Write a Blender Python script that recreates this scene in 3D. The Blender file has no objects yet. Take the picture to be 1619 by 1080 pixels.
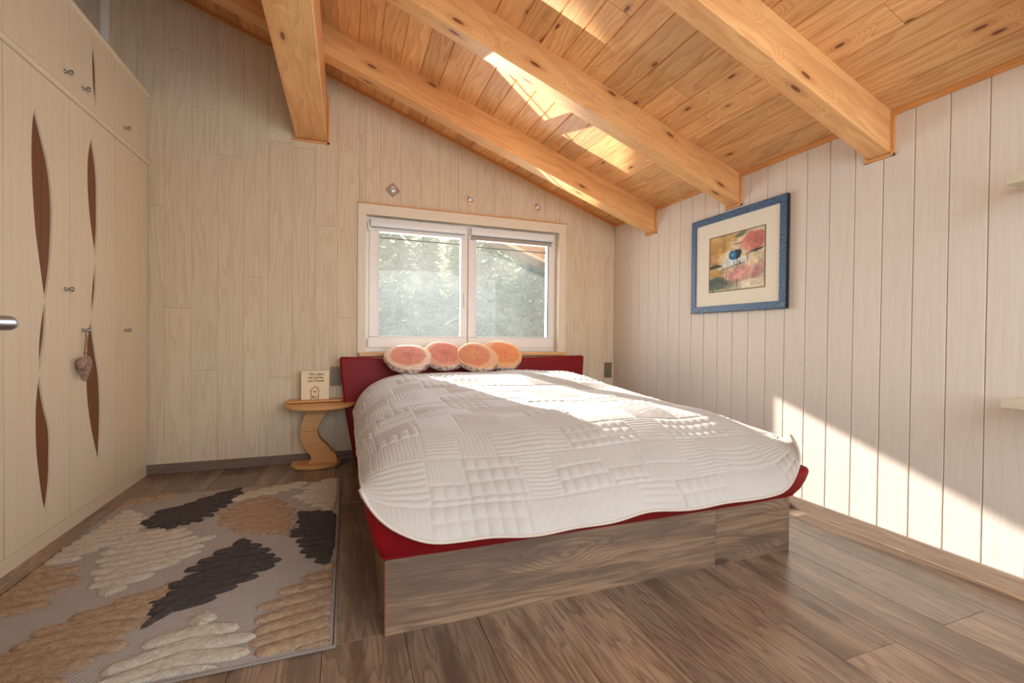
import bpy, bmesh, math, random
import numpy as np
from mathutils import Vector, Matrix, noise
random.seed(7)
S = bpy.context.scene
COL = S.collection
# ------------------------------------------------------------------ camera
F_PX, YAW, PITCH, ROLL = 710.74, math.radians(20.273), math.radians(-0.6524), math.radians(0.5547)
cam = bpy.data.cameras.new('camera'); camo = bpy.data.objects.new('camera', cam); COL.objects.link(camo)
fwd = Vector((math.sin(YAW)*math.cos(PITCH), math.cos(YAW)*math.cos(PITCH), math.sin(PITCH)))
r0 = Vector((math.cos(YAW), -math.sin(YAW), 0)); u0 = r0.cross(fwd)
CR = math.cos(ROLL)*r0 + math.sin(ROLL)*u0
CU = -math.sin(ROLL)*r0 + math.cos(ROLL)*u0
CP = Vector((0, 0, 1.0))
M = Matrix.Identity(4)
for i in range(3):
    M[i][0], M[i][1], M[i][2], M[i][3] = CR[i], CU[i], -fwd[i], CP[i]
camo.matrix_world = M
cam.sensor_fit = 'HORIZONTAL'; cam.sensor_width = 36; cam.lens = F_PX/1619*36; cam.clip_start = 0.02; cam.clip_end = 200
S.camera = camo
# ------------------------------------------------------------------ view, world, lights
S.view_settings.view_transform = 'Standard'; S.view_settings.look = 'None'
S.view_settings.gamma = 1; S.view_settings.use_curve_mapping = False
S.view_settings.exposure = 0.15
S.cycles.use_denoising = True
S.cycles.max_bounces = 10; S.cycles.diffuse_bounces = 6; S.cycles.transparent_max_bounces = 16
S.cycles.sample_clamp_indirect = 6
W = bpy.data.worlds.new('world'); S.world = W; W.use_nodes = True
wn = W.node_tree; wn.nodes.clear()
sky = wn.nodes.new('ShaderNodeTexSky'); sky.sky_type = 'NISHITA'; sky.sun_disc = False
sky.sun_elevation = math.radians(25); sky.sun_rotation = math.radians(-20); sky.air_density = 1.2; sky.dust_density = 1.5
wb = wn.nodes.new('ShaderNodeBackground'); wb.inputs['Strength'].default_value = 0.22
wo = wn.nodes.new('ShaderNodeOutputWorld')
wn.links.new(sky.outputs[0], wb.inputs['Color']); wn.links.new(wb.outputs[0], wo.inputs['Surface'])

def lamp(name, kind, energy, color, loc, direction, **kw):
    l = bpy.data.lights.new(name, kind); l.energy = energy; l.color = color
    for k, v in kw.items(): setattr(l, k, v)
    o = bpy.data.objects.new(name, l); COL.objects.link(o); o.location = loc
    o.rotation_euler = Vector(direction).to_track_quat('-Z', 'Y').to_euler()
    return o
SUN = Vector((0.385, -1, -0.49))
lamp('sun', 'SUN', 13, (1.0, 0.96, 0.88), (0, 10, 8), SUN, angle=math.radians(0.6))
# spot lamp standing in for sunlight reflected up from outside; no reflector built
GL = Vector((0.385, -1, 0.69))
gp = Vector((1.0, 3.93, 1.76)) - GL*9.0
gl = lamp('reflected_sun_spot', 'SPOT', 15000, (1.0, 0.9, 0.72), gp, GL, spot_size=math.radians(8.6), spot_blend=0.25, shadow_soft_size=0.05)
gl.scale = (1.0, 0.36, 1.0)
# area lamps: daylight from the unseen rear window, added side fill, bed window daylight
lamp('daylight_rear', 'AREA', 74, (0.86, 0.94, 1.0), (0.9, -1.12, 1.50), (-.22, 1, -0.22), shape='RECTANGLE', size=2.6, size_y=1.5)
lamp('side_fill', 'AREA', 20, (0.88, 0.95, 1.0), (2.56, -.25, 1.45), (-1, .35, -0.1), shape='RECTANGLE', size=1.1, size_y=1.2)
lamp('daylight_window', 'AREA', 44, (0.78, 0.89, 1.0), (1.03, 4.30, 1.45), (0, -1, -0.15), shape='RECTANGLE', size=1.5, size_y=0.9)

XR, YB, XL, YF = 2.503, 3.847, -1.56, -1.2
ZC, SL = 2.1153, -0.3541            # ceiling height at the right wall and slope
def ceil_z(x): return ZC + SL*(x-XR)
def ray(px, py): return fwd + CR*((px-809.5)/F_PX) - CU*((py-540)/F_PX)
def at(px, py, axis, v):             # a pixel seen on the plane axis = v
    r = ray(px, py); t = (v-CP[axis])/r[axis]
    return CP + r*t
# ------------------------------------------------------------------ helpers
def tag(o, label=None, cat=None, group=None, kind=None):
    if label: o['label'] = label
    if cat: o['category'] = cat
    if group: o['group'] = group
    if kind: o['kind'] = kind
    return o
def empty(name, loc=(0, 0, 0), rz=0):
    o = bpy.data.objects.new(name, None); COL.objects.link(o); o.location = loc; o.rotation_euler = (0, 0, rz)
    o.empty_display_size = 0.1
    return o
class MB:
    def __init__(s): s.v = []; s.f = []; s.w = []; s.mi = []; s.n = 0
    def add(s, verts, faces, wc=None, mi=0):
        b = len(s.v); s.v += [tuple(p) for p in verts]
        s.w += [tuple(p) for p in (wc if wc is not None else verts)]
        s.f += [tuple(b+i for i in f) for f in faces]; s.mi += [mi]*len(faces)
    def box(s, x0, x1, y0, y1, z0, z1, grain='x', mat=None, mi=0):
        s.n += 1; seed = random.random()*60
        P = [(x, y, z) for x in (x0, x1) for y in (y0, y1) for z in (z0, z1)]
        g = {'x': 0, 'y': 1, 'z': 2}[grain]; o = [i for i in range(3) if i != g]
        wc = [(p[g]+seed, p[o[0]]+p[o[1]]+seed*.37, seed) for p in P]
        if mat is not None: P = [tuple(mat @ Vector(p)) for p in P]
        s.add(P, [(0, 1, 3, 2), (4, 6, 7, 5), (0, 4, 5, 1), (2, 3, 7, 6), (0, 2, 6, 4), (1, 5, 7, 3)], wc, mi)
    def grid(s, pts, nu, nv, wc=None, closed_u=False, closed_v=False, mi=0):   # pts[i*nv+j]
        F = []
        for i in range(nu if closed_u else nu-1):
            for j in range(nv if closed_v else nv-1):
                a, b = i, (i+1) % nu; c, d = j, (j+1) % nv
                F.append((a*nv+c, b*nv+c, b*nv+d, a*nv+d))
        s.add(pts, F, wc, mi)
    def prism(s, outline, fn, d0, d1, seed=None, grain=1):   # outline of (a,b), fn(a,b,d) -> point
        seed = random.random()*60 if seed is None else seed
        n = len(outline); V = [fn(a, b, d0) for a, b in outline]+[fn(a, b, d1) for a, b in outline]
        wc = []
        for d in (d0, d1):
            for a, b in outline:
                c = (a, b); wc.append((c[grain]+seed, c[1-grain]+d, seed))
        F = [tuple(range(n))[::-1], tuple(range(n, 2*n))]+[(i, (i+1) % n, n+(i+1) % n, n+i) for i in range(n)]
        s.add(V, F, wc)
    def tube(s, path, r, n=10, cap=True):
        P = [Vector(p) for p in path]; R = r if isinstance(r, (list, tuple)) else [r]*len(P)
        b = len(s.v); pts = []; wc = []; up = None; L = 0
        for i, p in enumerate(P):
            t = (P[min(i+1, len(P)-1)]-P[max(i-1, 0)]).normalized()
            if up is None: up = t.orthogonal().normalized()
            up = (up - t*up.dot(t)).normalized(); q = t.cross(up)
            if i: L += (p-P[i-1]).length
            for k in range(n):
                a = 2*math.pi*k/n
                pts.append(p+R[i]*(math.cos(a)*up+math.sin(a)*q)); wc.append((L, a*R[i], 1.0))
        s.grid(pts, len(P), n, wc, closed_v=True)
        if cap:
            s.f.append(tuple(b+k for k in range(n))[::-1]); s.f.append(tuple(b+(len(P)-1)*n+k for k in range(n))); s.mi += [0, 0]
    def build(s, name, mat, parent=None, smooth=False, bevel=0, seg=2, loc=None, auto=None, extra=None):
        me = bpy.data.meshes.new(name)
        off = Vector(loc) if loc is not None else Vector((0, 0, 0))
        me.from_pydata([tuple(Vector(p)-off) for p in s.v], [], s.f)
        a = me.attributes.new('wc', 'FLOAT_VECTOR', 'POINT'); a.data.foreach_set('vector', [c for p in s.w for c in p])
        for m in (mat if isinstance(mat, (list, tuple)) else [mat]): me.materials.append(m)
        me.polygons.foreach_set('material_index', s.mi)
        o = bpy.data.objects.new(name, me); COL.objects.link(o); o.location = off
        bm = bmesh.new(); bm.from_mesh(me); bmesh.ops.recalc_face_normals(bm, faces=bm.faces) if extra != 'keep' else None
        bm.to_mesh(me); bm.free()
        if smooth: me.polygons.foreach_set('use_smooth', [True]*len(me.polygons))
        if bevel:
            m = o.modifiers.new('bevel', 'BEVEL'); m.width = bevel; m.segments = seg; m.limit_method = 'ANGLE'; m.angle_limit = 0.6
            m.harden_normals = True; me.polygons.foreach_set('use_smooth', [True]*len(me.polygons))
        if parent is not None:
            o.parent = parent; o.location = off - parent.location if not parent.rotation_euler.z else off
        return o
def lathe(mb, prof, fn, n=24):       # prof (r,h); fn(x,y,h)->pt
    pts = []
    for r, h in prof:
        for k in range(n):
            a = 2*math.pi*k/n; pts.append(fn(r*math.cos(a), r*math.sin(a), h))
    b = len(mb.v); mb.grid(pts, len(prof), n, closed_v=True)
    mb.f.append(tuple(b+k for k in range(n))); mb.f.append(tuple(b+(len(prof)-1)*n+k for k in range(n))); mb.mi += [0, 0]
# ------------------------------------------------------------------ materials
def srgb(r, g, b): return tuple(((c/255)/12.92 if c/255 <= .04045 else ((c/255+.055)/1.055)**2.4) for c in (r, g, b))+(1,)
class NT:
    def __init__(s, name):
        s.m = bpy.data.materials.new(name); s.m.use_nodes = True; s.t = s.m.node_tree; s.t.nodes.clear()
        s.out = s.n('ShaderNodeOutputMaterial'); s.b = s.n('ShaderNodeBsdfPrincipled'); s.l(s.b.outputs[0], s.out.inputs[0])
    def n(s, t, **kw):
        x = s.t.nodes.new(t)
        for k, v in kw.items(): setattr(x, k, v)
        return x
    def l(s, a, b): s.t.links.new(a, b)
    def put(s, inp, v):
        if hasattr(v, 'is_linked') or hasattr(v, 'links'): s.l(v, inp)
        else: inp.default_value = v
    def math(s, op, a, b=0.0, c=None, clamp=False):
        x = s.n('ShaderNodeMath', operation=op, use_clamp=clamp); s.put(x.inputs[0], a); s.put(x.inputs[1], b)
        if c is not None: s.put(x.inputs[2], c)
        return x.outputs[0]
    def mix(s, f, a, b, mode='MIX'):
        x = s.n('ShaderNodeMix', data_type='RGBA', blend_type=mode); s.put(x.inputs[0], f); s.put(x.inputs[6], a); s.put(x.inputs[7], b)
        return x.outputs[2]
    def ramp(s, f, stops):
        x = s.n('ShaderNodeValToRGB'); s.l(f, x.inputs[0]); e = x.color_ramp.elements
        while len(e) < len(stops): e.new(0.5)
        for i, (p, c) in enumerate(stops): e[i].position = p; e[i].color = c
        return x.outputs[0]
    def smooth(s, f, a, b):
        x = s.n('ShaderNodeMapRange', interpolation_type='SMOOTHSTEP'); s.put(x.inputs[0], f); x.inputs[1].default_value = a; x.inputs[2].default_value = b
        return x.outputs[0]
    def noise(s, vec, scale=1.0, detail=4, rough=.55, dist=0.0):
        x = s.n('ShaderNodeTexNoise'); s.l(vec, x.inputs['Vector']); x.inputs['Scale'].default_value = scale
        x.inputs['Detail'].default_value = detail; x.inputs['Roughness'].default_value = rough; x.inputs['Distortion'].default_value = dist
        return x.outputs[0]
    def comb(s, x, y, z):
        c = s.n('ShaderNodeCombineXYZ'); s.put(c.inputs[0], x); s.put(c.inputs[1], y); s.put(c.inputs[2], z); return c.outputs[0]
    def wc(s):
        a = s.n('ShaderNodeAttribute', attribute_name='wc'); sp = s.n('ShaderNodeSeparateXYZ'); s.l(a.outputs['Vector'], sp.inputs[0])
        return a.outputs['Vector'], sp.outputs[0], sp.outputs[1], sp.outputs[2]
    def bump(s, h, strength=.3, dist=.002):
        x = s.n('ShaderNodeBump'); s.l(h, x.inputs['Height']); x.inputs['Strength'].default_value = strength; x.inputs['Distance'].default_value = dist
        s.l(x.outputs[0], s.b.inputs['Normal'])
    def set(s, **kw):
        for k, v in kw.items(): s.put(s.b.inputs[k.replace('_', ' ')], v)
        return s
def plain(name, col, rough=.5, metal=0.0, **kw):
    t = NT(name); t.set(Base_Color=col, Roughness=rough, Metallic=metal, **kw)
    return t.m
def wood(name, light, dark, tint=.12, ring=28.0, warp=1.0, ringmix=.5, fiber=.3, knots=0.0, knotcol=None, rough=.5, along=1.0, spec=.5, knotscale=(1.6, 5.0), coat=0.0, blotch=None, knotgate=.45):
    t = NT(name); v, x, y, z = t.wc()
    wn_ = t.n('ShaderNodeTexWhiteNoise', noise_dimensions='1D'); t.l(z, wn_.inputs['W'])
    rnd = wn_.outputs[0]
    low = t.noise(t.comb(t.math('MULTIPLY', x, 1.1*along), t.math('MULTIPLY', y, 7.0), z), 1.0, 3, .5)
    ph = t.math('ADD', t.math('MULTIPLY', y, ring), t.math('MULTIPLY', low, 9.0*warp))
    kd = None
    if knots:
        vo = t.n('ShaderNodeTexVoronoi', voronoi_dimensions='2D', feature='F1')
        kw_ = t.noise(t.comb(t.math('MULTIPLY', x, 14), t.math('MULTIPLY', y, 30), z), 1.0, 2, .5)
        t.l(t.comb(t.math('ADD', t.math('MULTIPLY', x, knotscale[0]), t.math('MULTIPLY', kw_, .05)), t.math('MULTIPLY', y, knotscale[1]), t.math('MULTIPLY', z, 3.7)), vo.inputs['Vector'])
        vo.inputs['Scale'].default_value = 1.0
        kd = vo.outputs['Distance']
        sc_ = t.n('ShaderNodeSeparateColor'); t.l(vo.outputs['Color'], sc_.inputs[0])
        kd = t.math('ADD', kd, t.math('MULTIPLY', t.math('SUBTRACT', 1.0, t.smooth(sc_.outputs[0], knotgate, knotgate+.25)), .6))
        ph = t.math('ADD', ph, t.math('MULTIPLY', t.math('SUBTRACT', 1.0, t.smooth(kd, 0.0, .55)), 7.0))
    s1 = t.math('FRACT', ph)
    band = t.math('MULTIPLY', t.math('MULTIPLY', s1, s1), t.smooth(t.math('SUBTRACT', 1.0, s1), 0.0, .15))
    fib = t.noise(t.comb(t.math('MULTIPLY', x, 5.0*along), t.math('MULTIPLY', y, 160.0), z), 1.0, 5, .65)
    col = t.mix(t.math('MULTIPLY', band, ringmix), light, dark)
    col = t.mix(t.math('MULTIPLY', t.smooth(fib, .42, .75), fiber), col, dark)
    if blotch:
        bl = t.noise(t.comb(t.math('MULTIPLY', x, 1.3), t.math('MULTIPLY', y, 9), t.math('ADD', z, 9.0)), 1.0, 4, .6)
        col = t.mix(t.math('MULTIPLY', t.smooth(bl, .42, .62), blotch[0]), col, blotch[1])
    hsv = t.n('ShaderNodeHueSaturation'); t.l(col, hsv.inputs['Color'])
    t.l(t.math('ADD', 1.0-tint, t.math('MULTIPLY', rnd, 2*tint)), hsv.inputs['Value'])
    col = hsv.outputs[0]
    if knots:
        # pale halo stain, then the dark knot
        col = t.mix(t.math('MULTIPLY', t.math('SUBTRACT', 1.0, t.smooth(kd, .10, .24)), .35*knots), col, knotcol[1])
        col = t.mix(t.math('MULTIPLY', t.math('SUBTRACT', 1.0, t.smooth(kd, .05, .09)), knots), col, knotcol[0])
    t.set(Base_Color=col, Roughness=rough)
    t.b.inputs['Specular IOR Level'].default_value = spec
    if coat: t.b.inputs['Coat Weight'].default_value = coat; t.b.inputs['Coat Roughness'].default_value = .25
    t.bump(fib, .15, .0015)
    return t.m
M_ceil = wood('pine_ceiling', srgb(238, 188, 130), srgb(184, 112, 62), tint=.20, ring=16, warp=.8, ringmix=.55, fiber=.5, knots=.85, knotcol=(srgb(104, 52, 26), srgb(166, 92, 52)), rough=.45, spec=.35, knotscale=(3.2, 9.0), knotgate=.62)
M_beam = wood('pine_beam', srgb(234, 182, 122), srgb(186, 120, 68), tint=.04, ring=11, warp=.55, ringmix=.5, fiber=.4, knots=.8, knotcol=(srgb(96, 48, 24), srgb(160, 90, 50)), rough=.42, spec=.35, knotscale=(2.2, 7.5), knotgate=.55, blotch=(.4, srgb(200, 136, 82)))
M_trimwood = wood('pine_trim', srgb(216, 156, 92), srgb(176, 106, 54), tint=.05, ring=30, ringmix=.4, rough=.45)
M_wallb = wood('whitewashed_pine', srgb(218, 202, 176), srgb(186, 154, 120), tint=.035, ring=9, warp=1.25, ringmix=.45, fiber=.16, rough=.6, spec=.2, along=.45, blotch=(.2, srgb(204, 186, 158)))
M_wallr = wood('whitewashed_spruce', srgb(218, 207, 194), srgb(202, 186, 168), tint=.015, ring=26, warp=.5, ringmix=.22, fiber=.4, rough=.55, spec=.25)
M_case = wood('pale_casing', srgb(226, 214, 194), srgb(212, 192, 166), tint=.01, ring=14, ringmix=.25, fiber=.2, rough=.55)
M_wallg = wood('painted_board', srgb(200, 198, 184), srgb(184, 178, 160), tint=.02, ring=26, warp=.5, ringmix=.2, fiber=.3, rough=.6, spec=.2)
M_ward = wood('birch_veneer', srgb(228, 213, 187), srgb(214, 190, 160), tint=.012, ring=15, warp=.6, ringmix=.28, fiber=.45, rough=.45, along=.35, spec=.3)
M_inlay = wood('zebrano_inlay', srgb(142, 90, 56), srgb(66, 34, 20), tint=.03, ring=90, warp=.5, ringmix=.9, fiber=.6, rough=.5, along=.4, spec=.3)
M_floor = wood('oak_laminate', srgb(150, 124, 100), srgb(64, 48, 38), tint=.26, ring=14, warp=1.7, ringmix=.65, fiber=.6, knots=.7, knotcol=(srgb(58, 40, 30), srgb(90, 68, 54)), rough=.38, spec=.6, coat=.5, knotscale=(.75, 3.1), blotch=(.85, srgb(92, 70, 54)))
M_bedwood = wood('grey_oak_panel', srgb(146, 118, 94), srgb(76, 58, 44), tint=.06, ring=24, warp=1.5, ringmix=.75, fiber=.6, knots=.7, knotcol=(srgb(60, 44, 34), srgb(96, 76, 62)), rough=.5, spec=.3, knotscale=(1.3, 4.2), blotch=(.8, srgb(92, 74, 62)), along=.5)
M_base = wood('grey_oak_skirting', srgb(128, 108, 92), srgb(74, 62, 54), tint=.03, ring=20, ringmix=.4, fiber=.5, rough=.5, spec=.3)
M_beech = wood('beech_ply', srgb(216, 164, 106), srgb(188, 128, 74), tint=.02, ring=30, warp=.6, ringmix=.35, fiber=.3, rough=.4, spec=.35)
M_sill = wood('beech_sill', srgb(218, 168, 104), srgb(192, 134, 76), tint=.02, ring=20, ringmix=.4, rough=.4)
M_shelf = wood('pale_shelf', srgb(206, 192, 170), srgb(190, 172, 146), tint=.01, ring=20, ringmix=.2, rough=.6)
M_signw = wood('pale_wood_block', srgb(236, 216, 180), srgb(220, 196, 156), tint=.01, ring=26, ringmix=.2, rough=.6)
M_white = plain('white_upvc', srgb(232, 228, 222), .35)
M_whiteal = plain('white_aluminium', srgb(226, 224, 224), .3)
M_grey = plain('grey_blind_fabric', srgb(176, 164, 154), .9)
M_darkg = plain('dark_gasket', srgb(40, 42, 42), .6)
M_nickel = plain('brushed_nickel', srgb(172, 176, 178), .32, 1.0)
M_socket = plain('bronze_switch_plate', srgb(124, 106, 88), .45, .1)
M_sockd = plain('dark_socket_well', srgb(52, 42, 34), .5)
M_burn = plain('burnt_engraving', srgb(140, 84, 44), .8)
M_cord = plain('jute_cord', srgb(150, 112, 84), .9)
M_brass = plain('brass', srgb(200, 160, 80), .3, 1.0)
M_black = plain('black_frame_edge', srgb(28, 24, 24), .5)
M_mat = plain('cream_passepartout', srgb(226, 218, 200), .85)
M_ext = plain('white_render', srgb(220, 214, 204), .9)
M_tile = plain('grey_roof_board', srgb(110, 100, 92), .9)
def leather():
    t = NT('red_leatherette'); tc = t.n('ShaderNodeTexCoord')
    nz = t.noise(tc.outputs['Object'], 260, 3, .5)
    t.set(Base_Color=t.mix(nz, srgb(116, 8, 14), srgb(136, 14, 22)), Roughness=.5); t.b.inputs['Specular IOR Level'].default_value = .22
    t.bump(nz, .12, .001); return t.m
M_red = leather()
def cloth():
    t = NT('quilted_cotton'); tc = t.n('ShaderNodeTexCoord')
    a = t.noise(tc.outputs['UV'], 900, 2, .6); b = t.noise(tc.outputs['Object'], 6, 3, .5)
    t.set(Base_Color=t.mix(b, srgb(188, 182, 174), srgb(176, 169, 160)), Roughness=.95)
    t.b.inputs['Sheen Weight'].default_value = .25
    t.bump(a, .25, .001); return t.m
M_quilt = cloth()
M_hem = plain('quilt_piping', srgb(190, 178, 164), .9)
def pile(name, c1, c2):
    t = NT(name); tc = t.n('ShaderNodeTexCoord')
    a = t.noise(tc.outputs['Object'], 190, 4, .7); b = t.noise(tc.outputs['Object'], 45, 3, .6)
    t.set(Base_Color=t.mix(t.smooth(t.math('MULTIPLY', t.math('ADD', a, b), .5), .35, .65), c2, c1), Roughness=1.0)
    t.b.inputs['Specular IOR Level'].default_value = .05; t.b.inputs['Sheen Weight'].default_value = .15
    t.bump(t.math('ADD', a, b), 1.0, .012); return t.m
M_cream = pile('cream_pile', srgb(238, 226, 206), srgb(212, 192, 166))
M_tan = pile('tan_pile', srgb(212, 180, 146), srgb(176, 140, 106))
M_brown = pile('dark_brown_pile', srgb(92, 80, 74), srgb(58, 50, 46))
def weave():
    t = NT('grey_flat_weave'); tc = t.n('ShaderNodeTexCoord'); sp = t.n('ShaderNodeSeparateXYZ'); t.l(tc.outputs['Object'], sp.inputs[0])
    k = 2*math.pi/.009
    a = t.math('SINE', t.math('MULTIPLY', sp.outputs[0], k)); b = t.math('SINE', t.math('MULTIPLY', sp.outputs[1], k))
    w = t.math('MULTIPLY', a, b); nz = t.noise(tc.outputs['Object'], 60, 3, .6)
    f = t.smooth(t.math('ADD', w, t.math('MULTIPLY', nz, .8)), -.3, 1.1)
    t.set(Base_Color=t.mix(f, srgb(136, 128, 122), srgb(188, 180, 172)), Roughness=.95); t.b.inputs['Specular IOR Level'].default_value = .1
    t.bump(w, .3, .0015); return t.m
M_weave = weave()
M_bind = plain('grey_rug_binding', srgb(132, 120, 110), .95)
def bluewood():
    t = NT('blue_stained_frame'); tc = t.n('ShaderNodeTexCoord')
    mp = t.n('ShaderNodeMapping'); t.l(tc.outputs['Object'], mp.inputs[0]); mp.inputs['Scale'].default_value = (1, 60, 60)
    a = t.noise(mp.outputs[0], 1.2, 4, .7); b = t.noise(tc.outputs['Object'], 40, 3, .6)
    c = t.mix(t.smooth(a, .35, .65), srgb(40, 66, 100), srgb(78, 110, 140)); c = t.mix(t.math('MULTIPLY', t.smooth(b, .6, .7), .5), c, srgb(130, 136, 130))
    t.set(Base_Color=c, Roughness=.5); return t.m
M_blue = bluewood()
def glass():
    t = NT('dusty_window_glass')
    tr = t.n('ShaderNodeBsdfTransparent'); gl_ = t.n('ShaderNodeBsdfGlossy'); gl_.inputs['Roughness'].default_value = .02
    tl = t.n('ShaderNodeBsdfTranslucent'); tl.inputs['Color'].default_value = srgb(236, 234, 224)
    m1 = t.n('ShaderNodeMixShader'); m2 = t.n('ShaderNodeMixShader')
    tc = t.n('ShaderNodeTexCoord'); nz = t.noise(tc.outputs['Object'], 3.0, 4, .6); n2 = t.noise(tc.outputs['Object'], 60.0, 3, .6)
    f = t.math('ADD', .010, t.math('MULTIPLY', t.math('ADD', nz, t.math('MULTIPLY', n2, .4)), .026))
    fr = t.n('ShaderNodeFresnel'); fr.inputs['IOR'].default_value = 1.5
    t.l(f, m1.inputs[0]); t.l(tr.outputs[0], m1.inputs[1]); t.l(tl.outputs[0], m1.inputs[2])
    t.l(t.math('MULTIPLY', fr.outputs[0], .4), m2.inputs[0]); t.l(m1.outputs[0], m2.inputs[1]); t.l(gl_.outputs[0], m2.inputs[2])
    t.l(m2.outputs[0], t.out.inputs[0]); return t.m
M_glass = glass()
def leafm(name, c1, c2):
    t = NT(name); tc = t.n('ShaderNodeTexCoord'); nz = t.noise(tc.outputs['Object'], 1.6, 4, .7)
    c = t.mix(t.smooth(nz, .35, .65), c1, c2)
    d = t.n('ShaderNodeBsdfDiffuse'); tl = t.n('ShaderNodeBsdfTranslucent'); m = t.n('ShaderNodeMixShader'); m.inputs[0].default_value = .5
    t.l(c, d.inputs[0]); t.l(c, tl.inputs[0]); t.l(d.outputs[0], m.inputs[1]); t.l(tl.outputs[0], m.inputs[2]); t.l(m.outputs[0], t.out.inputs[0])
    return t.m
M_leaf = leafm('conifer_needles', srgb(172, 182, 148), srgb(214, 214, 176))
M_bark = plain('conifer_bark', srgb(120, 108, 92), .9)
M_ground = plain('meadow_ground', srgb(150, 150, 120), 1.0)

# ================================================================== THE ROOM
def vboards(mb, fr, us, v0f, v1f, g=.003, dep=.0035, seams=None):
    """tongue-and-groove boards: fr(u,v,depth)->point; v0f/v1f functions of u or numbers"""
    for i in range(len(us)-1):
        a, b = us[i], us[i+1]; cuts = seams(i) if seams else []
        lo = v0f((a+b)/2) if callable(v0f) else v0f; hi = v1f((a+b)/2) if callable(v1f) else v1f
        segs = [lo]+[c for c in cuts if lo < c < hi]+[hi]
        for q in range(len(segs)-1):
            sd = random.random()*80; e0 = 0 if q == 0 else .0012; e1 = 0 if q == len(segs)-2 else .0012
            vs = [(segs[q], dep if e0 else 0), (segs[q]+e0, 0), (segs[q+1]-e1, 0), (segs[q+1], dep if e1 else 0)]
            uu = [(a, dep), (a+g, 0), (b-g, 0), (b, dep)]
            P = []; wc = []
            for (u, du) in uu:
                for (v, dv) in vs:
                    P.append(fr(u, v, max(du, dv))); wc.append((v+sd, u+sd*.61, sd))
            mb.grid(P, 4, 4, wc)
# floor (boards along Y)
mb = MB(); xs = [-0.0655+.2545*k for k in range(-8, 12)]
fseams = {6: [], }
def fs(i):
    rr = random.Random(i*13+5); y = YF-.2+rr.random()*1.3; out = []
    while y < YB+.1: out.append(y); y += 1.29
    k = round((xs[i]+.0655)/.2545)
    if k in (6, 8): out = [.942-1.29, .942, .942+1.29, .942+2.58]
    if k in (7, 5): out = [.942-.6, .942+.7+.9, 3.3]
    return out
vboards(mb, lambda u, v, d: (u, v, -d), xs, YF-.1, YB+.02, g=.0018, dep=.0035, seams=fs)
mb.box(-2.2, 2.8, YF-.1, YB+.3, -.25, -.004, 'y')
tag(mb.build('floor', M_floor, extra='keep'), 'brown oak laminate floor laid in wide boards', 'floor', kind='structure')
# wall_back with window hole
WX0, WX1, WZ0, WZ1 = .145, 1.885, .86, 1.985      # opening in the boards
mb = MB(); us = [-1.211+.1632*k-.1632*3 for k in range(0, 26)]
us = [u for u in us if u < XR]+[XR]
def bs(i):
    rr = random.Random(i*7+3); base = [.62, 2.47, 1.9, 1.16, .78, 2.30, 1.45][i % 7]
    return [base+rr.uniform(-.05, .05), base+1.85]
fb = lambda u, v, d: (u, YB+d, v)
left = [u for u in us if u < WX0]+[WX0]; midd = [WX0]+[u for u in us if WX0 < u < WX1]+[WX1]; right = [WX1]+[u for u in us if u > WX1]
top = lambda u: ceil_z(u)+.06
vboards(mb, fb, left, 0, top, seams=lambda i: bs(i)); vboards(mb, fb, right, 0, top, seams=lambda i: bs(i+17))
vboards(mb, fb, midd, 0, WZ0); vboards(mb, fb, midd, WZ1, top)
wall_t = .27
mo = MB()
for (a, b, c, d) in [(-2.2, WX0, 0, 4.2), (WX1, 4.0, 0, 4.2), (WX0, WX1, 0, WZ0), (WX0, WX1, WZ1, 4.2)]:
    pass
def wallblock(m, x0, x1, z0, slope=True):
    o = [(x0, z0), (x1, z0), (x1, ceil_z(x1)+.1), (x0, ceil_z(x0)+.1)]
    m.prism(o, lambda a, b, d: (a, d, b), YB+.004, YB+wall_t)
wallblock(mb, -2.2, WX0, -.2); wallblock(mb, WX1, 2.8, -.2); wallblock(mb, WX0, WX1, WZ1)
mb.box(WX0, WX1, YB+.004, YB+wall_t, -.2, WZ0, 'z')
tag(mb.build('wall_back', M_wallb, extra='keep'), 'whitewashed wooden board wall with the window', 'wall', kind='structure')
# wall_right
mb = MB(); ys = [1.076+.1315*k for k in range(-18, 22)]; ys = [y for y in ys if YF < y < YB]; ys = [YF]+ys+[YB]
fr_ = lambda u, v, d: (XR+d, u, v)
HY0, HY1, HZ0, HZ1 = -.82, .32, .85, 2.05          # opening for the window added beside the viewer
vboards(mb, fr_, [y for y in ys if y < HY0]+[HY0], 0, ZC+.02, g=.004, dep=.007); vboards(mb, fr_, [HY1]+[y for y in ys if y > HY1], 0, ZC+.02, g=.004, dep=.007)
yh = [HY0]+[y for y in ys if HY0 < y < HY1]+[HY1]
vboards(mb, fr_, yh, 0, HZ0); vboards(mb, fr_, yh, HZ1, ZC+.02)
for a in ((YF-.2, HY0, -.2, ZC+.1), (HY1, YB+.004, -.2, ZC+.1), (HY0, HY1, -.2, HZ0), (HY0, HY1, HZ1, ZC+.1)): mb.box(XR+.008, XR+.3, a[0], a[1], a[2], a[3], 'z')
tag(mb.build('wall_right', M_wallr, extra='keep'), 'pale vertical board wall on the right', 'wall', kind='structure')
# wall_left
mb = MB(); ys = [YF+.16*k for k in range(0, 33)]; ys = [y for y in ys if y < YB]+[YB]
vboards(mb, lambda u, v, d: (XL-d, u, v), ys, 0, ceil_z(XL)+.05)
mb.box(XL-.3, XL-.004, YF-.2, YB+.004, -.2, ceil_z(XL)+.1, 'z')
tag(mb.build('wall_left', M_wallg, extra='keep'), 'pale painted board wall behind the wardrobe', 'wall', kind='structure')
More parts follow.
